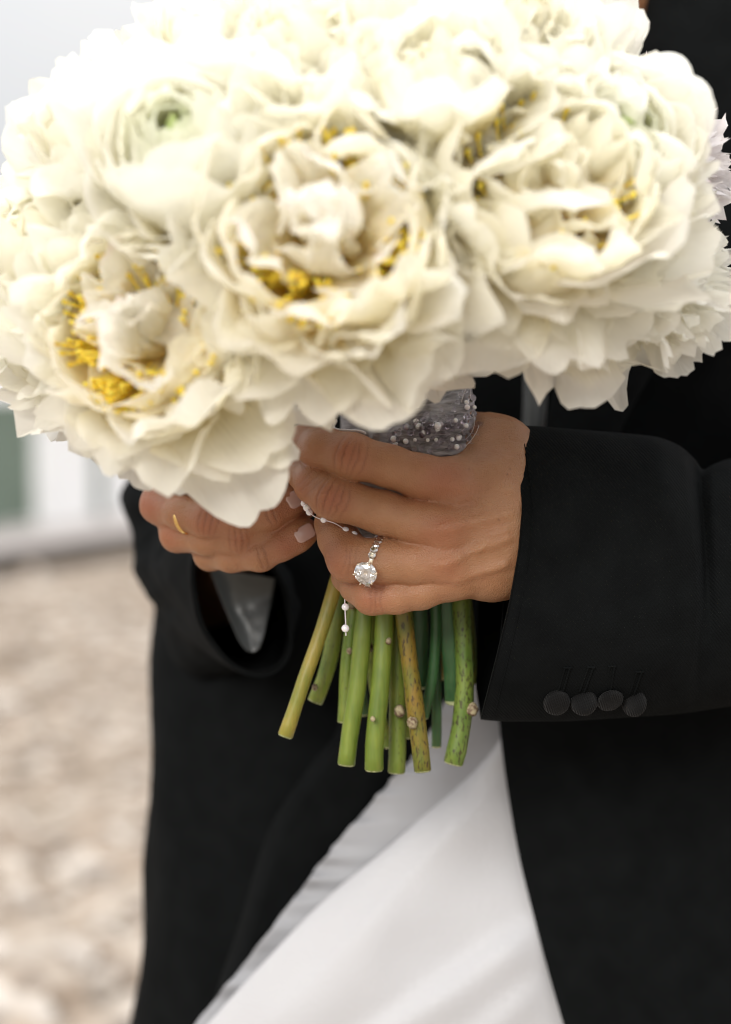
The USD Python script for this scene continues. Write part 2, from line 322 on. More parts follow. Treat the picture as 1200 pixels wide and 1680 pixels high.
M['tulle'] = mat('grey_tulle', {
    'g': ('geometry', {}), 'mp': ('mapping', {'rotation': (0.2, 0.5, 0.1), 'scale': (120.0, 120.0, 700.0)}), 'n': ('noise_texture', {'scale': 1.0, 'detail': 4.0, 'roughness': 0.65}),
    'r': ('rgb_ramp', {'ramp': [(0.34, (0.10, 0.092, 0.10)), (0.66, (0.42, 0.395, 0.43))]}), 'b': ('bump', {'strength': 0.6, 'distance': 0.001}),
    'p': ('principled_bsdf', {'roughness': 0.38, 'specular_ior_level': 0.6, 'sheen_weight': 0.25}), 't': ('transparent_bsdf', {}), 'mx': ('mix_closure', {'fac': 0.12})},
    [('g.position', 'mp.vector'), ('mp.vector', 'n.vector'), ('n.fac', 'r.fac'), ('r.color', 'p.base_color'), ('n.fac', 'b.height'), ('b.normal', 'p.normal'), ('p.BSDF', 'mx.closure1'), ('t.BSDF', 'mx.closure2')], surface='mx.closure')

def plain(name, a, b, scale, rough=0.8, bump=0.3, dist=0.01):
    return mat(name, {'g': ('geometry', {}), 'n': ('noise_texture', {'scale': scale, 'detail': 5.0, 'roughness': 0.6}), 'r': ('rgb_ramp', {'ramp': [(0.3, a), (0.7, b)]}), 'b': ('bump', {'strength': bump, 'distance': dist}),
        'p': ('principled_bsdf', {'roughness': rough})}, [('g.position', 'n.vector'), ('n.fac', 'r.fac'), ('r.color', 'p.base_color'), ('n.fac', 'b.height'), ('b.normal', 'p.normal')])
M['ground'] = mat('pale_gravel_ground', {
    'g': ('geometry', {}), 'v': ('voronoi_texture', {'scale': 14.0}), 'n': ('noise_texture', {'scale': 6.0, 'detail': 5.0}), 'hs': ('separate_color', {}),
    'r': ('rgb_ramp', {'ramp': [(0.0, (0.23, 0.185, 0.148)), (0.5, (0.31, 0.26, 0.21)), (1.0, (0.38, 0.335, 0.285))]}), 'r2': ('rgb_ramp', {'ramp': [(0.34, (0.86, 0.80, 0.73)), (0.5, (1.0, 0.96, 0.90)), (0.66, (1.10, 1.10, 1.08))]}),
    'm': ('mix', {'mix_type': 'multiply', 'fac': 1.0}), 'b': ('bump', {'strength': 0.5, 'distance': 0.02}), 'p': ('principled_bsdf', {'roughness': 0.9})},
    [('g.position', 'v.vector'), ('g.position', 'n.vector'), ('v.color', 'hs.color'), ('hs.r', 'r.fac'), ('n.fac', 'r2.fac'), ('r.color', 'm.color1'), ('r2.color', 'm.color2'), ('m.color', 'p.base_color'), ('v.distance', 'b.height'), ('b.normal', 'p.normal')])
M['pebble'] = mat('mixed_pebbles', {
    'g': ('geometry', {}), 'v': ('voronoi_texture', {'scale': 17.0}), 'hs': ('separate_color', {}), 'r': ('rgb_ramp', {'ramp': [(0.0, (0.19, 0.16, 0.135)), (0.2, (0.30, 0.235, 0.18)), (0.55, (0.37, 0.305, 0.245)), (0.8, (0.43, 0.375, 0.32)), (1.0, (0.60, 0.55, 0.50))]}), 'p': ('principled_bsdf', {'roughness': 0.8})},
    [('g.position', 'v.vector'), ('v.color', 'hs.color'), ('hs.r', 'r.fac'), ('r.color', 'p.base_color')])
M['stone'] = plain('pale_stone', (0.34, 0.31, 0.295), (0.42, 0.385, 0.37), 6.0)
M['stone_dark'] = plain('dark_stone', (0.07, 0.06, 0.05), (0.12, 0.10, 0.085), 6.0)
M['sage'] = plain('sage_green_paint', (0.115, 0.155, 0.118), (0.155, 0.20, 0.16), 3.0, 0.6)
M['white_paint'] = plain('white_paint', (0.76, 0.76, 0.76), (0.82, 0.82, 0.82), 3.0, 0.6)
M['plaster'] = plain('pale_plaster', (0.66, 0.67, 0.70), (0.74, 0.75, 0.78), 0.8, 0.8)
M['pane'] = mat('far_window', {'p': ('principled_bsdf', {'base_color': (0.35, 0.38, 0.42), 'roughness': 0.12})})

#SETTING
# ------------------------------------------------------------------ the setting behind
rng = np.random.default_rng(7)
def struct(path): tag(stage.GetPrimAtPath(path), kind='structure'); return path
G = 400.0
struct(obj('ground', (np.array([[-G, -G, 0], [G, -G, 0], [G, G, 0], [-G, G, 0]], float), np.array([[0, 1, 2], [0, 2, 3]])), M['ground'], smooth=False))

def gpt(px, py, z=0.0):
    """where the ray through (px, py) meets the height z"""
    d = FWD + RGT * (px - 600) / FPX - UPV * (py - 840) / FPX
    return EYE + d * ((z - EYE[2]) / d[2])

# loose pebbles on the gravel that shows to the left of the figure
parts = []
ico = trimesh.creation.icosphere(subdivisions=1, radius=1.0)
N = 3600
yy = 1.5 + 6.6 * rng.uniform(0, 1, N) ** 1.3; xx = rng.uniform(-0.29, -0.10, N) * (yy + 0.70)
V0 = np.asarray(ico.vertices); F0 = np.asarray(ico.faces)
for k in range(N):
    s = rng.lognormal(math.log(0.020), 0.55); a = rng.uniform(0, 6.28)
    v = V0 * (1 + rng.uniform(-0.16, 0.16, (len(V0), 1))) * s * np.array([1, rng.uniform(0.6, 0.95), rng.uniform(0.25, 0.42)])
    c, sn = math.cos(a), math.sin(a)
    v = v @ np.array([[c, sn, 0], [-sn, c, 0], [0, 0, 1]]) + np.array([xx[k], yy[k], s * 0.22])
    parts.append((v, F0))
p = obj('pebbles', join(parts), M['pebble'], smooth=False)
tag(stage.GetPrimAtPath(p), 'pale beige and grey pebbles strewn over the gravel ground', 'pebbles', kind='stuff')

# kerb: a low stone ledge that runs back to the right
A, B = gpt(-120, 968), gpt(420, 880)
dirk = (B - A) / np.linalg.norm(B - A); nrm = np.array([-dirk[1], dirk[0], 0])
if nrm[1] < 0: nrm = -nrm
A = A - dirk * 9; L = np.linalg.norm(B - A) + 30
def slab(a0, a1, n0, n1, z0, z1, bev=0.012):
    m = trimesh.creation.box(bounds=[[a0, n0, z0], [a1, n1, z1]])
    v = np.asarray(m.vertices)
    return np.stack([A[0] + v[:, 0] * dirk[0] + v[:, 1] * nrm[0], A[1] + v[:, 0] * dirk[1] + v[:, 1] * nrm[1], v[:, 2]], 1), np.asarray(m.faces)
kb = thing('stone_kerb', A, 'long pale stone kerb along the far edge of the gravel', 'kerb')
s0 = 0.0
while s0 < L:
    ln = 1.0 + rng.uniform(-0.05, 0.05)
    obj('kerb_stone', slab(s0, s0 + ln - 0.012, 0.0, 0.62, -0.05, 0.15 + rng.uniform(-0.004, 0.004)), M['stone'], kb, smooth=False)
    s0 += ln
obj('kerb_face', slab(0, L, -0.02, -0.004, -0.05, 0.14), M['stone_dark'], kb, smooth=False)  # thin front slab, coloured much darker than the kerb stones behind it
struct(obj('pavement', slab(0, L, 0.63, 9.0, -0.05, 0.09), M['stone'], smooth=False))

# low fence of green boards between white pillars, beyond the kerb
def along(px, off):
    """distance along the kerb at which the line off metres behind it shows at px"""
    o = A + nrm * off
    k = (px - 600) / FPX
    # solve ((o + t dirk) - EYE) . RGT = k * ((o + t dirk) - EYE) . FWD
    w = o - EYE
    return (k * (w @ FWD) - w @ RGT) / (dirk @ RGT - k * (dirk @ FWD))
OFF = 1.25
def ztop(px, py, off):
    t = along(px, off); q = A + dirk * t + nrm * off; d = (q - EYE) @ FWD
    return (EYE + FWD * d - UPV * (py - 840) * d / FPX)[2]
t1, t2, t3, t4 = along(56, OFF), along(146, OFF), along(172, OFF), along(430, OFF)
zt = ztop(30, 655, OFF)
fn = thing('green_board_fence', A + nrm * OFF, 'low sage green board fence left of the white pillar', 'fence')
for k in range(12):
    a1 = t1 - k * 0.165
    obj('board', slab(a1 - 0.160, a1, OFF, OFF + 0.03, 0.12, zt + rng.uniform(-0.004, 0.004)), M['sage'], fn, smooth=False)
obj('rail', slab(t1 - 12 * 0.165, t1, OFF + 0.031, OFF + 0.07, 0.2, 0.26), M['sage'], fn, smooth=False)
obj('rail', slab(t1 - 12 * 0.165, t1, OFF + 0.031, OFF + 0.07, zt - 0.12, zt - 0.06), M['sage'], fn, smooth=False)
pl = thing('white_pillar', A + nrm * OFF + dirk * t1, 'white pillar between the green board fence and the white wall', 'pillar')
obj('shaft', slab(t1 + 0.015, t2, OFF - 0.05, OFF + 0.2, 0.09, zt + 0.02), M['white_paint'], pl, smooth=False)
obj('cap', slab(t1 - 0.01, t2 + 0.02, OFF - 0.08, OFF + 0.23, zt + 0.02, zt + 0.075), M['white_paint'], pl, smooth=False)
ga = thing('green_gate_board', A + nrm * OFF + dirk * t2, 'narrow sage green gate board right of the white pillar', 'gate')
obj('board', slab(t2 + 0.004, t3, OFF + 0.02, OFF + 0.05, 0.12, zt - 0.05), M['sage'], ga, smooth=False)
obj('rail', slab(t2 + 0.004, t3, OFF + 0.051, OFF + 0.08, 0.25, 0.31), M['sage'], ga, smooth=False)
wl = thing('white_wall', A + nrm * OFF + dirk * t3, 'low white garden wall hidden mostly behind the flowers', 'wall')
obj('wall_body', slab(t3 + 0.004, t4, OFF - 0.02, OFF + 0.2, 0.09, zt - 0.02), M['white_paint'], wl, smooth=False)
obj('coping', slab(t3 + 0.004, t4 + 0.03, OFF - 0.05, OFF + 0.23, zt - 0.02, zt + 0.03), M['stone'], wl, smooth=False)
# a pale house far behind
#HOUSE
fh = thing('pale_house', np.array([-9.0, 46, 0]), 'pale plastered house far behind the fence at the left', 'house')
obj('wall', box_mesh([-16, 46, 0], [-2.2, 56, 2.9]), M['plaster'], fh, smooth=False)
obj('roof', box_mesh([-16.4, 45.5, 2.9], [-1.8, 56.5, 3.15]), M['stone'], fh, smooth=False)
for k in range(5):
    w = obj('window', box_mesh([-14.6 + 2.6 * k, 45.93, 0.95], [-13.4 + 2.6 * k, 45.99, 2.3]), M['white_paint'], fh, smooth=False)
    obj('pane', box_mesh([-14.5 + 2.6 * k, 45.90, 1.05], [-13.5 + 2.6 * k, 45.925, 2.2]), M['pane'], w, smooth=False)
#ENDHOUSE

#PERSON
# ------------------------------------------------------------------ the person
PER = thing('person', np.array([0.10, 0.29, 0.0]), 'person in an oversized black jacket over a white dress, both hands round the flower stems', 'person')

left = {
 'index': J((742, 796, 2, 43), (690, 782, -2.5, 35.5), (640, 765, -4, 33), (576, 749, -3, 37.5), (530, 737, 5, 34), (503, 728, 19, 31), (506, 724, 40, 27)),
 'middle': J((728, 866, -1, 42), (685, 858, -2, 36), (630, 842, -2, 34), (548, 816, -1, 36.5), (518, 793, 7, 33), (504, 774, 19, 31), (512, 768, 40, 27)),
 'ring': J((728, 922, 1, 39), (680, 923, 0, 37), (630, 921, 0, 36), (574, 917, 2, 36), (556, 884, 10, 32), (549, 860, 20, 30), (560, 852, 40, 26)),
 'pinky': J((745, 951, 5, 33), (690, 968, 4, 30), (650, 977, 4, 28), (610, 978, 6, 29), (586, 962, 13, 26), (572, 946, 23, 25), (582, 940, 40, 22))}
palm_l = [J((742, 798, 4, 41), (800, 800, 7, 44), (880, 806, 21, 40)), J((728, 866, 0, 41), (800, 850, 4, 44), (880, 837, 15, 44)),
          J((730, 920, 2, 38), (800, 896, 6, 44), (880, 878, 12, 50)), J((748, 948, 6, 32), (800, 938, 10, 43), (880, 928, 16, 44)),
          J((874, 802, 26, 42), (822, 728, 26, 35), (770, 716, 42, 33)), J((742, 798, 8, 36), (800, 740, 22, 36), (830, 728, 24, 36))]
thumb_l = J((800, 716, 30, 35), (752, 712, 62, 34), (700, 735, 92, 32), (640, 745, 100, 28), (585, 748, 100, 24))
fore_l = J((870, 850, 14, 92), (960, 880, 32, 100), (1100, 905, 52, 118), (1300, 930, 90, 130))
def hand_sdf(P, fingers, palm, thumb, fore, kf, kp):
    d = None
    for c in fingers.values():
        e = chain(P, c, 0.004); d = e if d is None else smin(d, e, kf)
    q = None
    for c in palm:
        e = chain(P, c, 0.006); q = e if q is None else smin(q, e, 0.007)
    d = smin(d, q, kp)
    d = smin(d, chain(P, thumb, 0.006), 0.008)
    return d

def box_of(*chains, pad=0.006):
    a = np.array([p for c in chains for p, r in c]); r = np.array([r for c in chains for p, r in c])[:, None]
    return (a - r).min(0) - pad, (a + r).max(0) + pad

lo, hi = box_of(*left.values(), *palm_l, thumb_l)
h = 0.0007
P = grid_pts(lo, hi, h)
F = hand_sdf(P, left, palm_l, thumb_l, fore_l, 0.0004, 0.0048)
# wrist: flattened forearm
wa, wb = at(868, 846, 17), at(985, 880, 36)
Pq = P - wa.astype(np.float32)
ab = (wb - wa); t = np.clip(Pq @ ab.astype(np.float32) / (ab @ ab), -0.2, 1)
dq = Pq - t[..., None] * ab.astype(np.float32)
u_ = dq @ UPV.astype(np.float32); w_ = dq @ FWD.astype(np.float32)
x_ = dq @ RGT.astype(np.float32)
F = smin(F, (np.sqrt((u_ / 1.75) ** 2 + w_ ** 2 + x_ ** 2) - 0.0180) * 0.9, 0.012)
vl, fl = surface_nets(F, lo, h)

def seg_dist(v, a, b):
    ab = b - a; t = np.clip((v - a) @ ab / (ab @ ab), 0, 1)
    return np.linalg.norm(v - a - t[:, None] * ab, axis=1)

def dress_hand(v, f, creases, reds, lines=(), moles=(), tend=()):
    """presses the skin folds in, and says where the skin is redder or darker"""
    n = np.asarray(trimesh.Trimesh(v, f, process=False).vertex_normals)
    off = np.zeros(len(v)); red = np.zeros(len(v)); dark = np.zeros(len(v))
    for (c, ax, half, depth, w, bow) in creases:        # c centre, ax along the finger, half width
        ax = ax / np.linalg.norm(ax); rel = v - c
        side = np.cross(ax, -FWD); side /= np.linalg.norm(side)
        s = rel @ side; a = rel @ ax - bow * (1 - (s / half) ** 2) + 0.0009 * (noise(np.stack([s * 420, 0 * s + c[0] * 900, 0 * s + bow * 3000], 1), 3) - 0.5)
        m = np.exp(-(a / w) ** 2) * np.exp(-np.clip(np.abs(s) / half, 0, 4) ** 4) * (np.linalg.norm(rel, axis=1) < 0.03) * np.clip(-(n @ FWD) * 1.6, 0, 1)
        off -= depth * m; dark = np.maximum(dark, 0.42 * m * min(1, depth / 0.0003))
    for c, r, s in reds:
        red = np.maximum(red, s * np.exp(-(np.linalg.norm(v - c, axis=1) / r) ** 2))
    for pts, w, dep, dk in lines:
        pts = np.asarray(pts); d = np.min([seg_dist(v, a, b) for a, b in zip(pts[:-1], pts[1:])], axis=0)
        m = np.exp(-(d / w) ** 2); off += dep * m; dark = np.maximum(dark, dk * m)
    for c, r in moles:
        dark = np.maximum(dark, 0.75 * np.clip(1.6 - np.linalg.norm(v - c, axis=1) / r, 0, 1))
    lump = fbm(v * 160, 3, 5) - 0.5
    off += 0.0006 * lump
    red = np.clip(1.25 * red + 0.35 * (fbm(v * 90, 3, 9) - 0.45), 0, 1)
    return v + n * off[:, None], np.stack([red, dark], 1)

def surf(v, px, py):
    """the mesh point nearest the eye that shows at (px, py)"""
    rel = v - EYE; d = rel @ FWD
    x = 600 + rel @ RGT / d * FPX; y = 840 - rel @ UPV / d * FPX
    m = (np.abs(x - px) < 3.5) & (np.abs(y - py) < 3.5)
    if not m.any(): m = np.hypot(x - px, y - py) < 12
    k = np.flatnonzero(m)
    return v[k[np.argmin(d[k])]]

cr = []
def folds(v, px, py, dx, dy, half, rows):
    c = surf(v, px, py); ax = RGT * dx - UPV * dy; ax = ax / np.linalg.norm(ax)
    for o, dep, bow in rows:
        cr.append((c + ax * o, ax, half, dep * 1.25, 0.00050, bow))
pip = [(-0.0042, 0.00028, -0.0022), (-0.0016, 0.00046, -0.0014), (0.0006, 0.00024, 0.0002), (0.0024, 0.00046, 0.0013), (0.0052, 0.00022, 0.0020)]
folds(vl, 572, 748, 1, 0.3, 0.0085, pip)
folds(vl, 543, 816, 1, 0.38, 0.0085, pip)
folds(vl, 572, 915, 1, 0.15, 0.007, [(-0.003, 0.00018, 0.001), (0.0, 0.00022, 0.0), (0.003, 0.00016, -0.001)])
folds(vl, 610, 985, 1, 0.0, 0.006, [(-0.002, 0.0002, 0.001), (0.001, 0.0002, 0.0), (0.004, 0.00018, -0.001)])
folds(vl, 510, 785, 1, 1.1, 0.007, [(-0.003, 0.00013, 0.0), (0.0, 0.00013, 0.0), (0.003, 0.00013, 0.0)])
reds = [(surf(vl, 572, 750), 0.009, 0.55), (surf(vl, 543, 818), 0.009, 0.6), (surf(vl, 735, 795), 0.014, 0.45), (surf(vl, 722, 885), 0.013, 0.4), (surf(vl, 730, 930), 0.011, 0.3), (surf(vl, 612, 985), 0.009, 0.4), (surf(vl, 490, 790), 0.010, 0.35), (surf(vl, 545, 930), 0.011, 0.35)]
veins = [([surf(vl, 800, 830), surf(vl, 775, 815), surf(vl, 745, 825)], 0.0014, 0.00055, 0.0), ([surf(vl, 835, 870), surf(vl, 800, 885), surf(vl, 785, 905)], 0.0014, 0.00065, 0.0),
         ([surf(vl, 735, 795), surf(vl, 790, 795), surf(vl, 838, 800)], 0.0032, 0.0010, 0.0), ([surf(vl, 725, 870), surf(vl, 780, 855), surf(vl, 838, 840)], 0.0026, 0.0011, 0.0),
         ([surf(vl, 725, 928), surf(vl, 780, 905), surf(vl, 832, 885)], 0.0024, 0.0012, 0.0), ([surf(vl, 752, 955), surf(vl, 800, 938), surf(vl, 830, 930)], 0.0024, 0.0012, 0.0)]
moles = [(surf(vl, 820, 855), 0.0005), (surf(vl, 836, 775), 0.00045), (surf(vl, 840, 766), 0.0004), (surf(vl, 772, 767), 0.00035)]
vl, uvl = dress_hand(vl, fl, cr, reds, veins, moles)

right = {
 'index': J((262, 778, 66, 28), (320, 778, 48, 27), (372, 783, 40, 27), (425, 796, 36, 26), (452, 790, 34, 25), (470, 776, 34, 23)),
 'middle': J((262, 828, 62, 29), (300, 843, 44, 27), (340, 853, 36, 28), (395, 858, 30, 27), (442, 840, 28, 27.5), (472, 825, 30, 25), (492, 812, 33, 23)),
 'ring': J((292, 876, 58, 27), (340, 886, 44, 24), (392, 884, 36, 26), (432, 870, 34, 26), (468, 850, 36, 24), (500, 830, 42, 21)),
 'pinky': J((345, 910, 58, 24), (380, 915, 44, 22), (428, 912, 34, 24), (464, 893, 31, 24), (488, 879, 31, 25), (500, 872, 32, 23))}
palm_r = [J((262, 778, 66, 26), (335, 835, 100, 52)), J((262, 828, 62, 27), (338, 850, 100, 52)), J((292, 876, 60, 26), (352, 868, 100, 46)), J((345, 908, 60, 23), (375, 880, 95, 42)), J((345, 850, 95, 52), (382, 888, 150, 44))]
thumb_r = J((330, 800, 95, 40), (380, 745, 75, 34), (430, 742, 60, 30), (470, 742, 52, 24), (482, 740, 50, 20))
lo2, hi2 = box_of(*right.values(), *palm_r, thumb_r)
P = grid_pts(lo2, hi2, h)
F = hand_sdf(P, right, palm_r, thumb_r, None, 0.0018, 0.006)
vr, fr = surface_nets(F, lo2, h)
cr = []
pip2 = [(-0.0032, 0.00020, -0.0012), (-0.0008, 0.0003, -0.0006), (0.0013, 0.00028, 0.0006), (0.0034, 0.00018, 0.0013)]
folds(vr, 338, 856, 1, 0.2, 0.0068, pip2); folds(vr, 394, 887, 1, 0.0, 0.0062, pip2)
folds(vr, 443, 838, 1, -0.35, 0.006, pip2[1:3]); folds(vr, 430, 918, 1, -0.3, 0.0058, pip2[1:3])
reds = [(surf(vr, 240, 830), 0.012, 0.6), (surf(vr, 272, 885), 0.009, 0.5), (surf(vr, 338, 858), 0.009, 0.5), (surf(vr, 394, 888), 0.008, 0.5), (surf(vr, 470, 835), 0.012, 0.45), (surf(vr, 478, 900), 0.011, 0.45)]
vr, uvr = dress_hand(vr, fr, cr, reds)

# arms, trunk, neck and legs below the clothes
hb = 0.008
W = lambda x, y, z: np.array([x, y, z], float)
trunk = [[(W(0.02, 0.33, 0.92), .085), (W(0.04, 0.33, 1.1), .075), (W(0.05, 0.34, 1.26), .08)], [(W(0.16, 0.33, 0.92), .085), (W(0.16, 0.33, 1.1), .075), (W(0.17, 0.34, 1.26), .08)], [(W(-0.02, 0.35, 1.36), .055), (W(0.12, 0.34, 1.40), .06), (W(0.26, 0.35, 1.36), .055)],
         [(W(0.12, 0.33, 1.36), .065), (W(0.13, 0.31, 1.52), .052)], [(W(0.07, 0.265, 1.365), .082), (W(0.135, 0.265, 1.365), .085)],
         [(W(0.0, 0.33, 0.9), .085), (W(-0.02, 0.33, 0.5), .055), (W(-0.02, 0.35, 0.06), .04), (W(-0.02, 0.24, 0.04), .035)], [(W(0.14, 0.33, 0.9), .085), (W(0.15, 0.33, 0.5), .055), (W(0.15, 0.35, 0.06), .04), (W(0.15, 0.24, 0.04), .035)],
         [(W(0.27, 0.35, 1.36), .05), (W(0.29, 0.30, 1.15), .040), (at(1330, 935, 100), .032), (at(1000, 885, 44), .024), (at(905, 855, 26), .020)],
         [(W(-0.03, 0.35, 1.36), .045), (at(415, 600, 292), .036), (at(355, 950, 272), .028), (at(380, 900, 150), .016)]]
lo3, hi3 = box_of(*trunk, pad=0.03)
P = grid_pts(lo3, hi3, hb); F = None
for c in trunk:
    e = chain(P, c, 0.03); F = e if F is None else smin(F, e, 0.03)
vb, fb = surface_nets(F, lo3, hb)
vB, fB = join([(vl, fl), (vr, fr), (vb, fb)])
uvB = np.vstack([uvl, uvr, np.tile([0.1, 0.0], (len(vb), 1))])
BODY = obj('body', (vB, fB), M['skin'], PER, uv=uvB)

# fingernails
def nail(c, along_, face, ln, wd, curv):
    a = along_ / np.linalg.norm(along_); n = face - a * (face @ a); n /= np.linalg.norm(n); s = np.cross(a, n)
    nu, nv = 15, 13
    u = np.linspace(-1, 1, nu); t = np.linspace(-1, 1, nv)
    U, T = np.meshgrid(u, t, indexing='ij')
    wid = wd * (1 - 0.10 * np.clip(T, 0, 1) ** 3) * np.sqrt(np.clip(1 - np.clip(-T, 0, 1) ** 4 * 0.75, 0, 1)) * np.where(T > 0.75, 1 - 0.35 * ((T - 0.75) / 0.25) ** 2, 1)
    x = U * wid; y = T * ln
    th = x / curv
    top = c + (np.sin(th) * curv)[..., None] * s + y[..., None] * a + ((np.cos(th) - 1) * curv + 0.0003 - 0.0005 * np.abs(T) ** 3)[..., None] * n
    bot = top - 0.0007 * n
    v = np.vstack([top.reshape(-1, 3), bot.reshape(-1, 3)]); f = tri(grid_faces(nu, nv)); k = nu * nv
    edge = np.concatenate([np.arange(nv), np.arange(1, nu) * nv + nv - 1, (nu - 1) * nv + np.arange(nv - 2, -1, -1), np.arange(nu - 2, 0, -1) * nv]); e2 = np.roll(edge, -1)
    return v, np.vstack([f, f[:, ::-1] + k, np.stack([edge, e2, e2 + k], 1), np.stack([edge, e2 + k, edge + k], 1)])
def put_nail(chainj, px, py, face, ln, wd, label):
    (p1, r1), (p2, r2) = chainj[-2], chainj[-1]
    a = (p2 - p1) / np.linalg.norm(p2 - p1); c = surf(vr, px, py)
    near = np.linalg.norm(vr - c, axis=1) < 0.004
    nm = np.asarray(trimesh.Trimesh(vr, fr, process=False).vertex_normals)[near].mean(0) + face
    nm = nm - a * (nm @ a); nm /= np.linalg.norm(nm)
    obj('fingernail', nail(c + nm * 0.00012, a, nm, ln, wd, r2 + 0.0006), M['nail'], PER, label=label)
put_nail(right['pinky'], 503, 873, -0.3 * FWD, 0.0048, 0.0036, 'pale pink fingernail of the lowest finger')
put_nail(right['middle'], 490, 814, -0.3 * FWD, 0.0052, 0.0040, 'pale pink fingernail half hidden by the other hand')
put_nail(right['index'], 468, 777, -0.3 * FWD, 0.0052, 0.0040, 'pink fingernail beside the hanging petals')

#JACKET
# ------------------------------------------------------------------ jacket and dress
def ell_loft(st, n=72, rough=0.0, seed=0, sc=9.0, m=60):
    """st rows: z, cx, cy, half width, half depth"""
    st = np.array(st, float); zz = np.linspace(st[0, 0], st[-1, 0], m)
    o = np.argsort(st[:, 0]); Q = PchipInterpolator(st[o, 0], st[o, 1:], axis=0)(zz)
    a = np.linspace(0, 2 * math.pi, n, endpoint=False)
    c, s = np.cos(a), np.sin(a)
    e = 0.8; cx = np.sign(c) * np.abs(c) ** e; sy = np.sign(s) * np.abs(s) ** e
    V = np.stack([Q[:, 0:1] + Q[:, 2:3] * cx, Q[:, 1:2] + Q[:, 3:4] * sy, np.repeat(zz[:, None], n, 1)], -1)
    v = V.reshape(-1, 3)
    if rough:
        ctr = np.repeat(Q[:, :2], n, 0); dirn = v[:, :2] - ctr; dirn /= np.linalg.norm(dirn, axis=1, keepdims=True)
        nn = fbm(v * np.array([sc, sc, sc * 0.45]), 3, seed) - 0.5
        v[:, :2] += dirn * (rough * nn)[:, None]
    f = tri(grid_faces(m, n, True))
    return v, f

JK = obj('jacket', ell_loft([(0.60, 0.105, 0.315, 0.262, 0.140), (0.72, 0.105, 0.315, 0.256, 0.136), (0.85, 0.105, 0.315, 0.244, 0.129), (1.05, 0.105, 0.32, 0.230, 0.122), (1.2, 0.115, 0.325, 0.225, 0.125), (1.32, 0.12, 0.33, 0.23, 0.11), (1.40, 0.12, 0.34, 0.19, 0.09), (1.44, 0.12, 0.34, 0.10, 0.08)], rough=0.055, seed=3), M['wool'], PER)
DR = obj('dress', ell_loft([(0.01, 0.09, 0.33, 0.42, 0.34), (0.4, 0.09, 0.33, 0.28, 0.22), (0.60, 0.09, 0.33, 0.20, 0.12), (0.75, 0.10, 0.33, 0.18, 0.112), (0.95, 0.10, 0.33, 0.165, 0.110), (1.1, 0.10, 0.33, 0.155, 0.105), (1.27, 0.11, 0.335, 0.16, 0.105)], rough=0.02, seed=8), M['dress'], PER)
# under layer of the skirt that shows between the jacket fronts
obj('skirt_layer', sheet([[(744, 1120, 164), (790, 1120, 158), (840, 1120, 160), (900, 1120, 170)], [(690, 1225, 166), (770, 1225, 157), (840, 1225, 156), (920, 1225, 170)], [(637, 1285, 166), (730, 1285, 157), (850, 1285, 155), (950, 1285, 172)], [(547, 1390, 166), (690, 1390, 157), (850, 1390, 153), (980, 1390, 172)], [(450, 1517, 166), (650, 1517, 156), (860, 1517, 151), (1000, 1517, 172)], [(322, 1680, 166), (600, 1680, 153), (860, 1680, 148), (1040, 1680, 172)], [(150, 1900, 166), (560, 1900, 151), (860, 1900, 144), (1080, 1900, 172)]], 160, 60, 0.0010, 0.004, 4, 16.0, crimp=2.6), M['sheer'], DR)
obj('skirt_overlay', sheet([[(836, 1150, 154), (850, 1150, 150), (868, 1150, 150), (900, 1150, 164)], [(817, 1210, 158), (834, 1210, 149), (858, 1210, 147), (910, 1210, 164)], [(750, 1285, 159), (790, 1285, 148), (856, 1285, 146), (930, 1285, 166)], [(652, 1375, 159), (730, 1375, 146), (860, 1375, 144), (950, 1375, 166)], [(525, 1480, 159), (660, 1480, 144), (870, 1480, 140), (980, 1480, 166)], [(340, 1680, 158), (560, 1680, 139), (880, 1680, 134), (1030, 1680, 164)], [(160, 1900, 158), (500, 1900, 136), (890, 1900, 130), (1080, 1900, 164)]], 90, 60, 0.0012, 0.022, 12, 10.0, folds_=((930, 1490, 640, 1690, 55, -7), (850, 1260, 560, 1560, 60, -3), (900, 1600, 760, 1720, 40, -4))), M['dress'], DR)
# jacket front at the right, its edge crossing the skirt
obj('front_panel', sheet([[(800, 860, 150), (900, 860, 138), (1050, 860, 130), (1250, 860, 150), (1420, 860, 200)], [(812, 1050, 148), (910, 1050, 134), (1060, 1050, 126), (1260, 1050, 146), (1420, 1050, 200)], [(819, 1180, 143), (915, 1180, 130), (1070, 1180, 124), (1260, 1180, 146), (1420, 1180, 200)], [(845, 1370, 138), (930, 1370, 126), (1080, 1370, 120), (1270, 1370, 142), (1420, 1370, 200)], [(880, 1520, 134), (960, 1520, 122), (1100, 1520, 116), (1280, 1520, 140), (1430, 1520, 200)], [(926, 1685, 128), (1000, 1685, 118), (1120, 1685, 112), (1290, 1685, 136), (1440, 1685, 200)], [(1000, 1900, 122), (1080, 1900, 112), (1180, 1900, 108), (1320, 1900, 132), (1460, 1900, 200)]], 80, 60, 0.0026, 0.006, 21, 10.0), M['wool'], JK)
# rolled front edge at the left
obj('front_facing', sheet([[(560, 1100, 190), (590, 1100, 176), (650, 1100, 176), (730, 1100, 190)], [(556, 1187, 190), (585, 1187, 172), (650, 1187, 172), (740, 1187, 190)], [(510, 1255, 188), (540, 1255, 170), (620, 1255, 172), (730, 1255, 192)], [(442, 1360, 188), (475, 1360, 168), (560, 1360, 172), (690, 1360, 194)], [(390, 1525, 188), (420, 1525, 166), (500, 1525, 172), (640, 1525, 196)], [(352, 1640, 188), (385, 1640, 166), (470, 1640, 174), (600, 1640, 196)], [(300, 1900, 188), (330, 1900, 166), (420, 1900, 176), (560, 1900, 196)]], 80, 40, 0.0022, 0.003, 31, 14.0), M['wool'], JK)
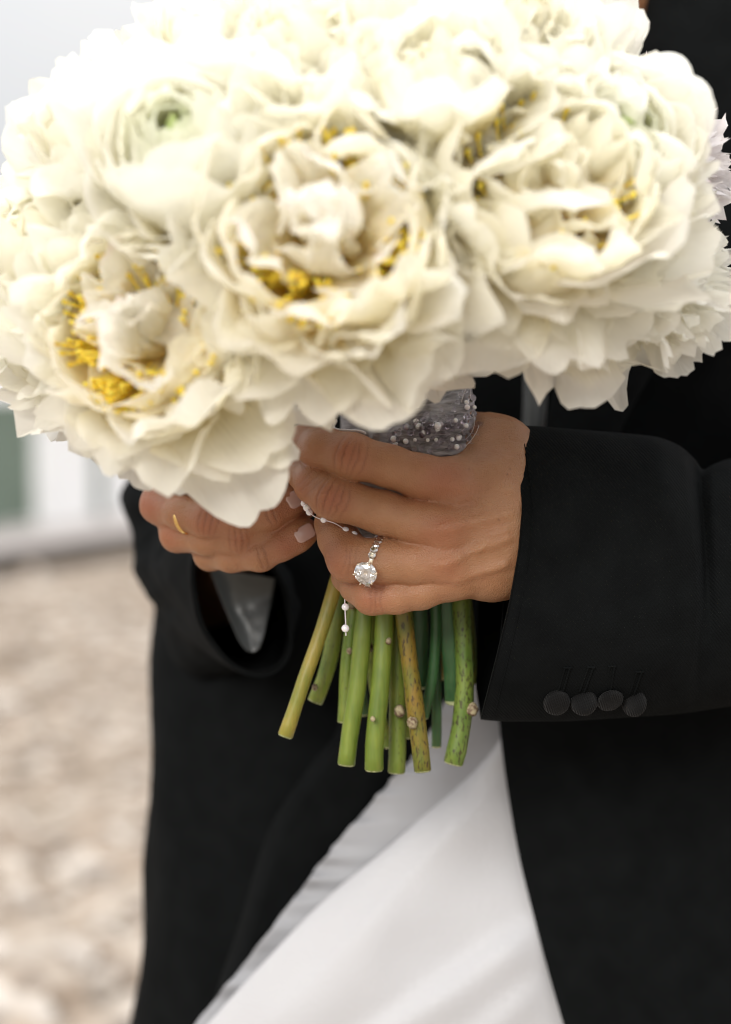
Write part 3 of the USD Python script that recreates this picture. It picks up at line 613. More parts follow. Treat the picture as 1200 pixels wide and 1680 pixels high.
# lapel at the right, upper chest
obj('lapel', sheet([[(1074, -60, 178), (1130, -60, 160), (1230, -60, 165), (1380, -60, 200)], [(1050, 60, 170), (1120, 60, 150), (1240, 60, 150), (1390, 60, 195)], [(1010, 250, 164), (1100, 250, 146), (1230, 250, 146), (1390, 250, 195)], [(960, 420, 160), (1060, 420, 142), (1180, 420, 140), (1300, 420, 165)], [(925, 560, 158), (980, 560, 142), (1045, 560, 138), (1110, 560, 150)], [(896, 700, 156), (930, 700, 144), (985, 700, 140), (1022, 700, 148)], [(880, 800, 156), (910, 800, 146), (950, 800, 144), (980, 800, 150)]], 80, 50, 0.0028, 0.004, 41, 12.0), M['wool'], JK)
obj('satin_band', sheet([[(860, 540, 164), (880, 540, 158), (905, 540, 162)], [(859, 640, 163), (876, 640, 157), (899, 640, 161)], [(856, 720, 163), (872, 720, 157), (893, 720, 161)], [(852, 800, 163), (866, 800, 158), (884, 800, 161)]], 40, 16, 0.0012, 0.003, 51, 25.0), M['satin'], JK, label='grey satin band between the jacket fronts')

# sleeve round the arm at the right: stations x, y top, y bottom, middle depth, half depth (mm)
st = np.array([(0.00, 697, 1181, 36, 47), (0.10, 699, 1184, 37, 48), (0.25, 704, 1184, 41, 48), (0.42, 710, 1180, 47, 50), (0.55, 716, 1176, 52, 51), (0.64, 730, 1173, 58, 50), (0.70, 752, 1170, 60, 49), (0.735, 770, 1168, 62, 45), (0.77, 762, 1165, 63, 46), (0.84, 752, 1160, 66, 50), (1.0, 745, 1152, 74, 56), (1.5, 730, 1140, 100, 64)])
ts = np.concatenate([np.linspace(0, 1, 120), np.linspace(1.02, 1.5, 20)])
S = PchipInterpolator(st[:, 0], st[:, 1:], axis=0)(ts)
na = 96
a = np.linspace(0, 2 * math.pi, na, endpoint=False)          # 0 = front, pi/2 = top
ca, sa = np.cos(a), np.sin(a)
ex = 0.78
cf, sf = np.sign(ca) * np.abs(ca) ** ex, np.sign(sa) * np.abs(sa) ** ex
hh = (S[:, 1] - S[:, 0]) / 2; yc = (S[:, 1] + S[:, 0]) / 2
Y = yc[:, None] - hh[:, None] * sf[None]
fy = np.interp(Y[0], [690, 740, 830, 900, 985, 1080, 1181], [832, 846, 858, 853, 838, 815, 789])       # near rim of the cuff
by = np.interp(Y[0], [690, 900, 985, 1120, 1181], [838, 800, 783, 780, 789])                          # far rim
rim = np.where(ca >= 0, fy, by); rim = fy * np.clip(0.5 + ca * 3, 0, 1) + by * (1 - np.clip(0.5 + ca * 3, 0, 1))
X = rim[None] + ts[:, None] * (1270 - rim[None])
D = S[:, 2:3] - S[:, 3:4] * cf[None]
# crease at the inside of the elbow and long soft folds
xg = 1142 + (Y - 765) * 0.09
groove = np.exp(-((X - xg) / 11) ** 2) * np.clip((1060 - Y) / 260, 0, 1) * np.clip(ca * 2, 0, 1)[None]
bulge = np.exp(-((X - xg + 42) / 34) ** 2) * np.clip((1120 - Y) / 300, 0, 1) * np.clip(ca * 2, 0, 1)[None]
D = D + 15 * groove - 7 * bulge
Wp = at(X, Y, D)
fold = fbm(Wp.reshape(-1, 3) * np.array([7, 7, 14.0]), 3, 61).reshape(D.shape) - 0.5
D2 = D + 11.0 * fold * np.clip(ts * 5, 0.15, 1)[:, None]
Wp = at(X, Y, D2)
outer = Wp.reshape(-1, 3)
# turn in at the rim: an inner skin 2.4 mm inside, 70 mm deep
k = int(np.searchsorted(ts, 0.30))
cen = Wp[:k].mean(1, keepdims=True); dv = Wp[:k] - cen; ln = np.linalg.norm(dv, axis=-1, keepdims=True)
inner = cen + dv * (ln - 0.0026) / ln
nn_ = len(ts)
v = np.vstack([outer, inner.reshape(-1, 3)]); f = tri(grid_faces(nn_, na, True)); fi = tri(grid_faces(k, na, True))[:, ::-1] + nn_ * na
j = np.arange(na); j2 = (j + 1) % na; o = nn_ * na
rimf = np.vstack([np.stack([j, o + j, j2], 1), np.stack([j2, o + j, o + j2], 1)])
SL = obj('sleeve', (v, np.vstack([f, fi, rimf])), M['wool'], JK)
# the stitched hem along the cuff and the seam of the sleeve
edge_i = [j for j in range(na) if ca[j] > 0.12]
obj('hem_stitch', tube(np.array([Wp[5, j] - FWD * 0.0002 for j in edge_i]), 0.00028, 6), M['wool'], JK)
# sleeve buttons and buttonholes
def frame_on_sleeve(px, py, lift):
    q = surf(outer, px, py); return q - FWD * lift
for k_, (bx, by_, rx, ry, tl, tw) in enumerate([(913, 1152, 25, 19, -0.35, 0.1), (957, 1150, 21, 22, 0.35, -0.15), (1000, 1150, 21, 17, -0.9, 0.2), (1040, 1152, 17, 21, 0.25, -0.55)]):
    c = frame_on_sleeve(bx, by_, 0.0034)
    m = trimesh.creation.revolve([(0.0, 0.0026), (0.0025, 0.0025), (0.0046, 0.0019), (0.0058, 0.0009), (0.0062, -0.0002), (0.0056, -0.0012), (0.002, -0.0016), (0.002, -0.004), (0.0, -0.004)], sections=36)
    v = np.asarray(m.vertices); zf = -FWD + 0.95 * tl * UPV + 1.3 * tw * RGT; zf /= np.linalg.norm(zf); xf = np.cross(UPV, zf); xf /= np.linalg.norm(xf); yf = np.cross(zf, xf)
    obj('sleeve_button', (c + v[:, 0:1] * xf + v[:, 1:2] * yf + v[:, 2:3] * zf, m.faces), M['button_cloth'], JK)
for bx, by_ in ((928, 1116), (966, 1117), (1006, 1119), (1046, 1122)):
    p0, p1 = frame_on_sleeve(bx + 6, by_ - 20, 0.0004), frame_on_sleeve(bx - 8, by_ + 20, 0.0004)
    obj('buttonhole', join([tube([p0 + RGT * s_, (p0 + p1) / 2 + RGT * s_ - FWD * 0.0002, p1 + RGT * s_], 0.00045, 8, sub=12) for s_ in (-0.0011, 0.0011)] + [tube([p0 - RGT * 0.0018, p0 + RGT * 0.0018], 0.00045, 8)]), M['wool'], JK)

# sleeve round the arm at the left
def free_tube(path, ra, rb, n=64, m=80, rough=0.0, seed=0, thick=0.0, depth=0.4, x0=None):
    t = np.linspace(0, 1, len(path)); tt = np.linspace(0, 1, m)
    Pp = CubicSpline(t, np.array(path))(tt); RA = PchipInterpolator(t, ra)(tt); RB = PchipInterpolator(t, rb)(tt)
    T = np.gradient(Pp, axis=0); T /= np.linalg.norm(T, axis=1, keepdims=True)
    x = np.cross(T[0], UPV if abs(T[0] @ UPV) < 0.9 else FWD) if x0 is None else x0 - T[0] * (x0 @ T[0]); x /= np.linalg.norm(x); Xs = [x]
    for q in range(1, m):
        x = Xs[-1] - T[q] * (Xs[-1] @ T[q]); Xs.append(x / np.linalg.norm(x))
    Xs = np.array(Xs); Ys = np.cross(T, Xs); aa = np.linspace(0, 2 * math.pi, n, endpoint=False)
    Rv = Xs[:, None] * (RA[:, None] * np.cos(aa))[..., None] + Ys[:, None] * (RB[:, None] * np.sin(aa))[..., None]
    V = Pp[:, None] + Rv
    if rough:
        nn = fbm(V.reshape(-1, 3) * np.array([13, 13, 30.0]), 3, seed).reshape(m, n) - 0.5
        V = V + Rv / np.linalg.norm(Rv, axis=-1, keepdims=True) * (rough * nn * np.clip(tt * 4, 0.2, 1)[:, None])[..., None]
    v = V.reshape(-1, 3); f = tri(grid_faces(m, n, True))
    if thick:
        k = int(m * depth); c = V[:k].mean(1, keepdims=True); d = V[:k] - c; l = np.linalg.norm(d, axis=-1, keepdims=True)
        inn = (c + d * (l - thick) / l).reshape(-1, 3)
        j = np.arange(n); j2 = (j + 1) % n; o = m * n
        f = np.vstack([f, tri(grid_faces(k, n, True))[:, ::-1] + o, np.stack([j, o + j, j2], 1), np.stack([j2, o + j, o + j2], 1)])
        v = np.vstack([v, inn])
    return v, f
obj('sleeve', free_tube([at(398, 992, 118), at(386, 985, 165), at(368, 978, 215), at(350, 955, 268), at(352, 800, 292), at(395, 500, 300), at(450, 150, 310)], [0.040, 0.043, 0.047, 0.051, 0.050, 0.056, 0.064], [0.0235, 0.032, 0.040, 0.047, 0.050, 0.056, 0.064], 72, 110, 0.032, 71, 0.0026, 0.3, RGT * 0.36 - UPV * 0.93), M['wool'], JK)
obj('cuff_lining', sheet([[(345, 935, 128), (385, 940, 122), (452, 950, 124)], [(360, 975, 134), (395, 985, 128), (446, 985, 128)], [(378, 1018, 132), (408, 1022, 124), (438, 1018, 124)], [(392, 1050, 126), (414, 1052, 119), (431, 1046, 119)], [(404, 1067, 121), (415, 1070, 117), (424, 1062, 117)]], 40, 24, 0.001, 0.006, 81, 40.0), M['satin'], JK, label='grey satin lining peeping out of the cuff')

#FLOWERS
# ------------------------------------------------------------------ the bouquet
GRIP = at(655, 860, 52)
def petal_arrays(L, W, th0, th1, cup, ruf, notch, phi, r0, z0, seed, nu=17, nv=15, power=1.0, frill=0.0, frill_n=9, base_w=0.22, twist=0.0):
    """a petal in the flower's frame (axis = z): leaves the axis at the angle th0 and bends to th1"""
    r_ = np.random.default_rng(seed)
    u = np.linspace(-1, 1, nu); v = np.linspace(0, 1, nv) ** 0.9
    U, V = np.meshgrid(u, v, indexing='ij')
    ph = r_.uniform(0, 50, 6)
    tipn = fbm(np.stack([U * 2.2 + ph[0], 0 * U + ph[1], 0 * U], -1), 3, seed) - 0.5
    tipf = np.abs(np.sin(U * frill_n * 0.5 * math.pi + ph[2])) * frill if frill else 0
    cleft = 0.5 * notch * np.exp(-((U - r_.uniform(-0.35, 0.35)) / 0.13) ** 2)
    Lu = L * (1 - 0.42 * np.abs(U) ** 2.6 + notch * tipn - cleft - tipf)
    s = np.clip(V * Lu / L, 0, 1.15)
    w = 0.5 * W * (base_w + (1 - base_w) * (1 - (1 - V) ** 2.0))
    ss = np.linspace(0, 1.2, 60); th = th0 + (th1 - th0) * ss ** power
    rad = np.concatenate([[0], np.cumsum(np.sin(th[:-1]) * np.diff(ss))]) * L; axi = np.concatenate([[0], np.cumsum(np.cos(th[:-1]) * np.diff(ss))]) * L
    R = r0 + np.interp(s, ss, rad); Z = z0 + np.interp(s, ss, axi); TH = np.interp(s, ss, th)
    kx = cup / (0.5 * W); x = U * w
    tx = np.sin(kx * x) / kx if abs(cup) > 1e-3 else x; nx = (1 - np.cos(kx * x)) / kx if abs(cup) > 1e-3 else 0 * x
    wob = (fbm(np.stack([U * 1.6 + ph[3], V * 1.7 + ph[4], 0 * U], -1), 3, seed + 1) - 0.5) * 2 * ruf * L * (0.15 + V ** 1.6)
    wob += ruf * 0.30 * L * V ** 3 * (0.25 + 0.75 * np.abs(U)) * np.sin(U * r_.uniform(5, 9) + ph[5])
    nx = nx + wob
    R2 = R - np.cos(TH) * nx; Z2 = Z + np.sin(TH) * nx
    tx = tx + twist * V * V * L
    c, sn = math.cos(phi), math.sin(phi)
    pts = np.stack([R2 * c - tx * sn, R2 * sn + tx * c, Z2], -1).reshape(-1, 3)
    uv = np.stack([(U + 1) / 2 + ph[0], np.clip(V * Lu / L, 0, 1)], -1).reshape(-1, 2)
    return pts, tri(grid_faces(nu, nv)), uv

def flower_frame(axis, roll=0.0):
    z = axis / np.linalg.norm(axis); x = np.cross(UPV, z); x /= np.linalg.norm(x); y = np.cross(z, x)      # x towards the right, y upwards as the viewer sees it
    c, s = math.cos(roll), math.sin(roll)
    return np.stack([c * x + s * y, -s * x + c * y, z])

def add_petals(path, base, Fm, layers, seed, size, trim=()):
    """layers: dicts n, L, W, th0, th1 (degrees), cup, ruf, notch, r0, z0, mat, ..."""
    r_ = np.random.default_rng(seed)
    for li, ly in enumerate(layers):
        n = ly['n']; ph0 = r_.uniform(0, 6.28) if 'phi0' not in ly else math.radians(ly['phi0'])
        for k in range(n):
            span = math.radians(ly.get('span', 360)); ph = ph0 + (span * k / n) + r_.normal(0, 0.35) / max(n, 3) * ly.get('jit', 1.5)
            j = lambda v, s=0.12: v * (1 + r_.normal(0, s))
            tr = 1.0
            for (tc, tw, tf) in trim: tr *= 1 - (1 - tf) * math.exp(-(((math.degrees(ph) - tc + 180) % 360 - 180) / tw) ** 2)
            p_, f_, uv = petal_arrays(j(ly['L'], ly.get('lv', 0.11)) * size * tr, j(ly['W'], 0.13) * size, math.radians(ly['th0'] + r_.normal(0, 0.9 * ly.get('sj', 8))), math.radians(ly['th1'] + r_.normal(0, 2.0 * ly.get('sj', 8))), j(ly.get('cup', 0.7), 0.2), ly.get('ruf', 0.1) * r_.uniform(0.7, 1.4),
                                      ly.get('notch', 0.15), ph, ly.get('r0', 0.004) * size, (ly.get('z0', 0.0) + r_.normal(0, 0.001)) * size, int(r_.integers(1e6)), power=ly.get('pow', 1.0), frill=ly.get('frill', 0.0), frill_n=ly.get('fn', 9), base_w=ly.get('bw', 0.22), twist=r_.normal(0, 0.06),
                                      nu=ly.get('nu', 17), nv=ly.get('nv', 15))
            obj('petal', (base + p_ @ Fm, f_), M[ly.get('mat', 'petal')], path, uv=uv)

def add_stamens(path, base, Fm, n, r_in, r_out, ln, seed, size, tilt=0.25):
    r_ = np.random.default_rng(seed); parts = []
    for k in range(n):
        a = r_.uniform(0, 6.28); r = math.sqrt(r_.uniform(r_in ** 2, r_out ** 2)) * size; l = ln * size * r_.uniform(0.75, 1.15)
        b = np.array([math.cos(a) * r * 0.6, math.sin(a) * r * 0.6, 0]); e = np.array([math.cos(a) * (r + tilt * l), math.sin(a) * (r + tilt * l), l])
        w = r_.normal(0, 0.0012, 3)
        parts.append(tube([base + b @ Fm, base + (0.5 * (b + e) + w) @ Fm, base + e @ Fm], [0.0005, 0.0005, 0.0006], 5))
        m = trimesh.creation.icosphere(subdivisions=0, radius=1.0)
        parts.append((base + (np.asarray(m.vertices) * np.array([0.0011, 0.0011, 0.0026]) * size * 1.1 + e) @ Fm, m.faces))
    obj('stamens', join(parts), M['stamen'], path)

STEMS = {}     # filled below: stem name -> (points below the hand, radius px, material, extras)
def stem_pts(top, rows):
    return [top] + [at(*r) for r in rows]

def add_stem(path, base, axis, rows, wpx, material, nodes=(), cut=True, flat=None, label=None, sub=60):
    """from the flower's base through the grip to the cut end; rows are (px, py, mm) from the grip downwards"""
    low = [at(*r) for r in rows]
    g = low[0]
    x0, m0 = rows[0][0], rows[0][2]
    bx = 655 + 0.35 * (600 + (base - EYE) @ RGT / ((base - EYE) @ FWD) * FPX - 655)
    pts = [base, base - axis * 0.02, at(np.clip(bx, 590, 720), 640, 66), at(0.5 * (x0 + 655), 735, 58 + 0.3 * (m0 - 55)), g] + low[1:]
    r = 0.55 * wpx * mpp(rows[-1][2])
    Pd = np.array(pts); d = np.concatenate([[0], np.cumsum(np.linalg.norm(np.diff(Pd, axis=0), axis=1))]); tt = np.linspace(0, d[-1], sub)
    Ps = PchipInterpolator(d, Pd, axis=0)(tt)
    wob = (fbm(Ps * 45 + wpx, 3, 3) - 0.5) * 0.34 + 1
    bend = (np.stack([fbm(Ps * 16 + wpx, 2, 5), fbm(Ps * 16 + wpx, 2, 6), fbm(Ps * 0, 1, 0)], 1) - 0.5) * np.array([0.006, 0.004, 0.0]); Ps = Ps + bend * np.clip(np.linspace(-1.2, 1.2, sub), 0, 1)[:, None]
    rad = np.clip(np.full(sub, r) * wob, 0, None); rad[0] *= 1.6
    v, f = tube(Ps, rad, 14, cap=True, squash=flat)
    st_ = obj('stem', (v, f), M[material], path, label=label)
    if cut:
        e, dn = Ps[-1], (Ps[-1] - Ps[-2]) / np.linalg.norm(Ps[-1] - Ps[-2])
        tl = dn - 0.25 * FWD
        obj('cut_end', tube([e - dn * 0.0003, e + dn * 0.0007], [r * 0.99 * wob[-1], r * 0.90], 14), M['cut'], st_)
    for (nx, ny, nmm, nr) in nodes:
        c = at(nx, ny, nmm); R = nr * mpp(nmm)
        m = trimesh.creation.icosphere(subdivisions=2, radius=1.0); q = np.asarray(m.vertices)
        q = q * (1 + 0.5 * (fbm(q * 2.2 + nx, 3, 2) - 0.5))[:, None] * np.array([R, R, R * 1.15])
        obj('stem_node', (q + c, m.faces), M['node'], st_)
    return st_

# what each stem does below the hand: rows from inside the grip to the cut end
LOW = {
 'a': dict(rows=[(590, 840, 52), (556, 945, 44), (512, 1080, 40), (468, 1207, 38)], w=22, m='stem_yellow', label='long yellow olive stem leaning out furthest to the left'),
 'b': dict(rows=[(600, 840, 62), (562, 985, 58), (540, 1075, 58), (513, 1150, 58)], w=24, m='stem_olive', nodes=[(517, 1128, 51, 5)], label='short olive stem with a pale cut end'),
 'c': dict(rows=[(615, 840, 56), (582, 995, 50), (572, 1095, 50), (562, 1184, 50)], w=22, m='stem_olive', nodes=[(574, 1068, 43, 5), (578, 992, 43, 7)]),
 'd': dict(rows=[(622, 840, 44), (598, 1000, 38), (586, 1130, 36), (571, 1254, 36)], w=27, m='stem_green'),
 'e': dict(rows=[(628, 840, 66), (604, 1000, 58), (612, 1110, 60), (640, 1225, 62)], w=16, m='stem_olive', nodes=[(606, 1063, 50, 7)]),
 'p': dict(rows=[(610, 840, 72), (586, 1000, 66), (584, 1090, 68), (596, 1172, 70)], w=15, m='stem_dark'),
 'q': dict(rows=[(670, 840, 70), (672, 1000, 62), (674, 1100, 62), (668, 1210, 62)], w=18, m='stem_green'),
 'f': dict(rows=[(640, 840, 42), (627, 1000, 36), (624, 1130, 34), (619, 1262, 34)], w=28, m='stem_green', label='straight bright green stem with a whitish cut end', nodes=[(638, 1052, 30, 5), (612, 1180, 26, 4)]),
 'g': dict(rows=[(655, 840, 56), (650, 1010, 48), (654, 1130, 48), (653, 1266, 48)], w=26, m='stem_olive', nodes=[(656, 1167, 41, 9)]),
 'h': dict(rows=[(655, 840, 42), (659, 990, 34), (676, 1120, 34), (694, 1264, 34)], w=26, m='stem_brown', nodes=[(677, 1186, 29, 9)], label='brown olive speckled stem with a knot above its end'),
 'i': dict(rows=[(690, 840, 60), (687, 985, 52), (690, 1060, 54), (692, 1127, 56)], w=26, m='stem_dark', flat=0.45),
 'j': dict(rows=[(700, 840, 52), (709, 985, 44), (710, 1080, 46), (698, 1175, 50)], w=16, m='stem_dark'),
 'k': dict(rows=[(710, 840, 66), (714, 1000, 60), (716, 1110, 60), (715, 1225, 60)], w=15, m='stem_dark'),
 'l': dict(rows=[(725, 840, 58), (729, 980, 46), (742, 1070, 48), (751, 1150, 54)], w=28, m='stem_dark', flat=0.35),
 'm': dict(rows=[(745, 840, 54), (761, 975, 46), (764, 1110, 44), (760, 1180, 44), (746, 1252, 44)], w=29, m='stem_mottled', nodes=[(775, 1164, 41, 10)], label='thick mottled green stem with a knot, furthest to the right'),
 'n': dict(rows=[(690, 840, 76), (715, 1000, 80), (722, 1060, 82), (729, 1112, 84)], w=14, m='stem_brown'),
 'o': dict(rows=[(735, 840, 70), (772, 980, 66), (776, 1060, 66), (772, 1120, 66)], w=15, m='stem_olive'),
}

def place(px, py, mm, lean=None):
    c = at(px, py, mm)
    ax = c - at(640, 760, 75)
    ax = ax / np.linalg.norm(ax)
    if lean is not None: ax = ax + lean[0] * RGT + lean[1] * UPV - lean[2] * FWD
    return c, ax / np.linalg.norm(ax)

def finish_flower(path, base, ax, low):
    if low: add_stem(path, base, ax, LOW[low]['rows'], LOW[low]['w'], LOW[low]['m'], LOW[low].get('nodes', ()), flat=LOW[low].get('flat'), label=LOW[low].get('label'))

def peony(px, py, mm, size, seed, label, low, lean=None, kind='open', extra=(), heart='petal_blush', ns=220, trim=()):
    c, ax = place(px, py, mm, lean); Fm = flower_frame(ax)
    base = c - ax * 0.030 * size
    path = thing('peony', base, label, 'peony')
    if kind == 'open':
        layers = [dict(n=7, L=.044, W=.030, th0=18, th1=-24, cup=.9, ruf=.22, notch=.36, r0=.003, z0=.010, mat=heart, sj=11),
                  dict(n=6, L=.044, W=.036, th0=40, th1=4, cup=.7, ruf=.24, notch=.36, r0=.008, z0=.007, mat=heart, sj=12),
                  dict(n=9, L=.056, W=.054, th0=62, th1=-22, cup=1.0, ruf=.15, notch=.34, r0=.020, z0=.001, mat='petal_warm', sj=8),
                  dict(n=10, L=.062, W=.058, th0=70, th1=-12, cup=.9, ruf=.18, notch=.34, r0=.015, z0=-.001, mat='petal', sj=10),
                  dict(n=10, L=.066, W=.062, th0=80, th1=8, cup=.8, ruf=.19, notch=.36, r0=.010, z0=-.003, mat='petal', sj=11),
                  dict(n=10, L=.067, W=.062, th0=92, th1=42, cup=.8, ruf=.20, notch=.40, r0=.009, z0=-.006, mat='petal', sj=12),
                  dict(n=8, L=.068, W=.066, th0=106, th1=82, cup=.7, ruf=.20, notch=.42, r0=.008, z0=-.010, mat='petal_white', sj=12)]
    elif kind == 'full':
        layers = [dict(n=10, L=.036, W=.026, th0=22, th1=-40, cup=1.1, ruf=.24, notch=.32, r0=.003, z0=.007, mat='petal_warm', sj=12),
                  dict(n=10, L=.048, W=.044, th0=44, th1=-34, cup=1.0, ruf=.22, notch=.32, r0=.006, z0=.002, mat='petal', sj=13),
                  dict(n=10, L=.056, W=.054, th0=60, th1=-18, cup=.9, ruf=.20, notch=.30, r0=.008, z0=-.002, mat='petal', sj=14),
                  dict(n=10, L=.062, W=.060, th0=76, th1=10, cup=.8, ruf=.19, notch=.28, r0=.008, z0=-.005, mat='petal_white', sj=14),
                  dict(n=9, L=.064, W=.060, th0=96, th1=58, cup=.7, ruf=.21, notch=.42, r0=.008, z0=-.008, mat='petal_white', sj=13)]
    add_petals(path, base, Fm, layers + list(extra), seed, size, trim)
    if kind == 'open': add_stamens(path, base, Fm, ns, 0.012, 0.031, 0.030, seed + 1, size)
    finish_flower(path, base, ax, low)
    return path

def ranunculus(px, py, mm, size, seed, label, low, lean=None):
    c, ax = place(px, py, mm, lean); Fm = flower_frame(ax); base = c - ax * 0.018 * size
    path = thing('ranunculus', base, label, 'ranunculus')
    m = trimesh.creation.icosphere(subdivisions=2, radius=1.0)
    add_petals(path, base, Fm, [
        dict(n=5, L=.026, W=.012, th0=14, th1=-40, cup=1.1, ruf=.04, notch=.05, r0=.0015, z0=.006, mat='petal_green', nu=11, nv=11, sj=3),
        dict(n=7, L=.031, W=.020, th0=32, th1=-52, cup=1.1, ruf=.03, notch=.05, r0=.003, z0=.005, mat='petal_green', nu=11, nv=11, sj=3),
        dict(n=9, L=.036, W=.028, th0=46, th1=-52, cup=1.0, ruf=.03, notch=.05, r0=.005, z0=.003, mat='petal_ran', sj=3),
        dict(n=10, L=.040, W=.036, th0=58, th1=-48, cup=.9, ruf=.03, notch=.05, r0=.006, z0=.001, mat='petal_ran', sj=3),
        dict(n=11, L=.044, W=.042, th0=68, th1=-42, cup=.85, ruf=.04, notch=.06, r0=.007, z0=-.001, mat='petal_white', sj=4),
        dict(n=11, L=.048, W=.048, th0=80, th1=-30, cup=.8, ruf=.05, notch=.07, r0=.008, z0=-.003, mat='petal_white', sj=5),
        dict(n=10, L=.050, W=.050, th0=92, th1=-6, cup=.8, ruf=.08, notch=.10, r0=.008, z0=-.005, mat='petal_white', sj=7)], seed, size)
    obj('pistil', (base + (np.asarray(m.vertices) * np.array([.004, .004, .008]) * size + np.array([0, 0, .012 * size])) @ Fm, m.faces), M['pistil'], path)
    finish_flower(path, base, ax, low)

def carnation(px, py, mm, size, seed, label, low, lean=None, mt='petal_white', name='carnation', cat='carnation'):
    c, ax = place(px, py, mm, lean); Fm = flower_frame(ax); base = c - ax * 0.022 * size
    path = thing(name, base, label, cat)
    add_petals(path, base, Fm, [
        dict(n=10, L=.034, W=.022, th0=18, th1=-10, cup=.4, ruf=.26, notch=.16, frill=.16, fn=9, r0=.002, z0=.002, mat=mt, bw=.12, nu=23),
        dict(n=14, L=.040, W=.028, th0=38, th1=28, cup=.3, ruf=.26, notch=.16, frill=.16, fn=11, r0=.003, z0=0, mat=mt, bw=.12, nu=23),
        dict(n=16, L=.044, W=.034, th0=58, th1=62, cup=.2, ruf=.24, notch=.16, frill=.16, fn=11, r0=.003, z0=-.002, mat=mt, bw=.12, nu=23),
        dict(n=14, L=.046, W=.036, th0=78, th1=92, cup=.2, ruf=.22, notch=.16, frill=.16, fn=11, r0=.003, z0=-.004, mat=mt, bw=.12, nu=23)], seed, size)
    finish_flower(path, base, ax, low)

#LAYOUT
# front row
peony(532, 372, -122, 1.006, 11, 'large open peony in the front centre with a blush tuft ringed by yellow stamens', 'f', lean=(0.05, -0.10, 0.55), extra=[
    dict(n=3, L=.072, W=.060, th0=98, th1=72, cup=.7, ruf=.14, notch=.22, r0=.008, z0=-.010, phi0=-72, span=50, jit=.4, mat='petal')], trim=((-115, 32, .74),))
peony(228, 535, -92, 0.902, 23, 'open peony at the lower left showing yellow stamens over two hanging petals', 'd', lean=(0.10, -0.05, 0.70), extra=[
    dict(n=1, lv=.01, L=.082, W=.066, th0=94, th1=84, cup=.5, ruf=.08, notch=.10, r0=.008, z0=-.010, phi0=-63, jit=0, mat='petal', sj=1),
    dict(n=1, lv=.01, L=.070, W=.060, th0=92, th1=66, cup=.8, ruf=.07, notch=.10, r0=.008, z0=-.008, phi0=-47, jit=0, mat='petal', sj=1),
    dict(n=1, lv=.01, L=.056, W=.060, th0=96, th1=72, cup=.7, ruf=.12, notch=.14, r0=.008, z0=-.008, phi0=-100, jit=0, mat='petal', sj=1)], trim=((-122, 26, .80),))
peony(898, 305, -102, 0.959, 37, 'large open peony right of centre with a warm golden heart', 'h', lean=(0.0, -0.05, 0.6), extra=[
    dict(n=4, L=.062, W=.054, th0=98, th1=76, cup=.6, ruf=.12, notch=.26, r0=.008, z0=-.010, phi0=-100, span=80, mat='petal_white')], heart='petal_warm', ns=70, trim=((-122, 34, .82), (-75, 25, .92)))
ranunculus(305, 245, -104, 1.147, 41, 'white ranunculus with a green heart at the upper left', 'i', lean=(0.05, 0.0, 0.45))
ranunculus(1015, 225, -78, 0.959, 43, 'white ranunculus with a green heart at the upper right', 'j', lean=(-0.10, -0.25, 0.9))
peony(785, 205, -84, 0.55, 113, 'small peony wedged high between the two large open peonies', None, lean=(0.0, 0.0, 0.6), kind='full')
peony(715, 120, -108, 0.949, 53, 'full white peony above the gap between the two large open peonies', 'g', lean=(0.0, 0.05, 0.4), kind='full')
peony(500, 55, -92, 0.893, 59, 'full white peony at the top edge, left of centre', 'c', lean=(0.0, 0.05, 0.35), kind='full')
peony(878, 50, -78, 0.846, 61, 'full white peony at the top edge, right of centre', 'm', lean=(0.0, 0.05, 0.35), kind='full')
peony(150, 195, -68, 0.846, 67, 'full creamy peony at the far upper left edge of the bouquet', 'b', lean=(0.0, 0.0, 0.4), kind='full')
peony(55, 380, -58, 0.921, 71, 'full creamy peony at the far left edge of the bouquet', 'a', lean=(0.0, 0.0, 0.5), kind='full')
peony(75, 545, -38, 0.733, 73, 'small full peony low at the left edge, behind the open one', 'n', lean=(-0.1, -0.1, 0.4), kind='full')
peony(330, 60, -60, 0.752, 79, 'small full peony at the top edge above the green-hearted ranunculus', 'k', lean=(0.0, 0.1, 0.3), kind='full')
peony(1000, 430, -60, 0.799, 83, 'full white peony at the lower right of the bouquet', 'o', lean=(0.05, -0.1, 0.4), kind='full')
peony(950, 70, -48, 0.658, 97, 'small full peony at the upper right corner of the bouquet', 'p', lean=(0.1, 0.1, 0.3), kind='full')
carnation(1110, 405, -42, 1.081, 89, 'fringed white carnation at the right edge of the bouquet', 'l', lean=(0.15, 0.0, 0.3))
carnation(1115, 205, -14, 0.893, 91, 'violet-tipped white carnation against the dark jacket at the upper right', 'e', lean=(0.1, 0.1, 0.2), mt='petal_violet')
peony(650, 530, -50, 0.545, 101, 'full peony tucked under the large front peonies', 'q', lean=(0.0, -0.4, 0.5), kind='full')

#BEADS
# ------------------------------------------------------------------ beaded ribbon round the stems
RB = thing('beaded_ribbon', at(700, 740, 40), 'grey tulle ribbon sewn with clear beads, wrapped round the stems above the hand', 'ribbon')
obj('tulle', sheet([[(600, 640, 44), (660, 655, 24), (715, 655, 20), (745, 640, 26), (772, 622, 34)], [(600, 672, 40), (660, 690, 18), (715, 690, 14), (755, 675, 18), (778, 660, 28)], [(600, 705, 38), (660, 712, 14), (715, 718, 10), (758, 708, 12), (782, 700, 22)], [(600, 735, 40), (660, 738, 16), (715, 748, 10), (755, 746, 10), (778, 742, 18)]], 60, 80, 0.0008, 0.010, 91, 85.0), M['tulle'], RB)
obj('wrap', tube([at(655, 640, 56), at(655, 740, 56), at(650, 860, 56), at(648, 905, 56)], [0.029, 0.028, 0.0255, 0.025], 40, cap=False, squash=0.95, sub=24), M['tulle'], RB)
rb = np.random.default_rng(5)
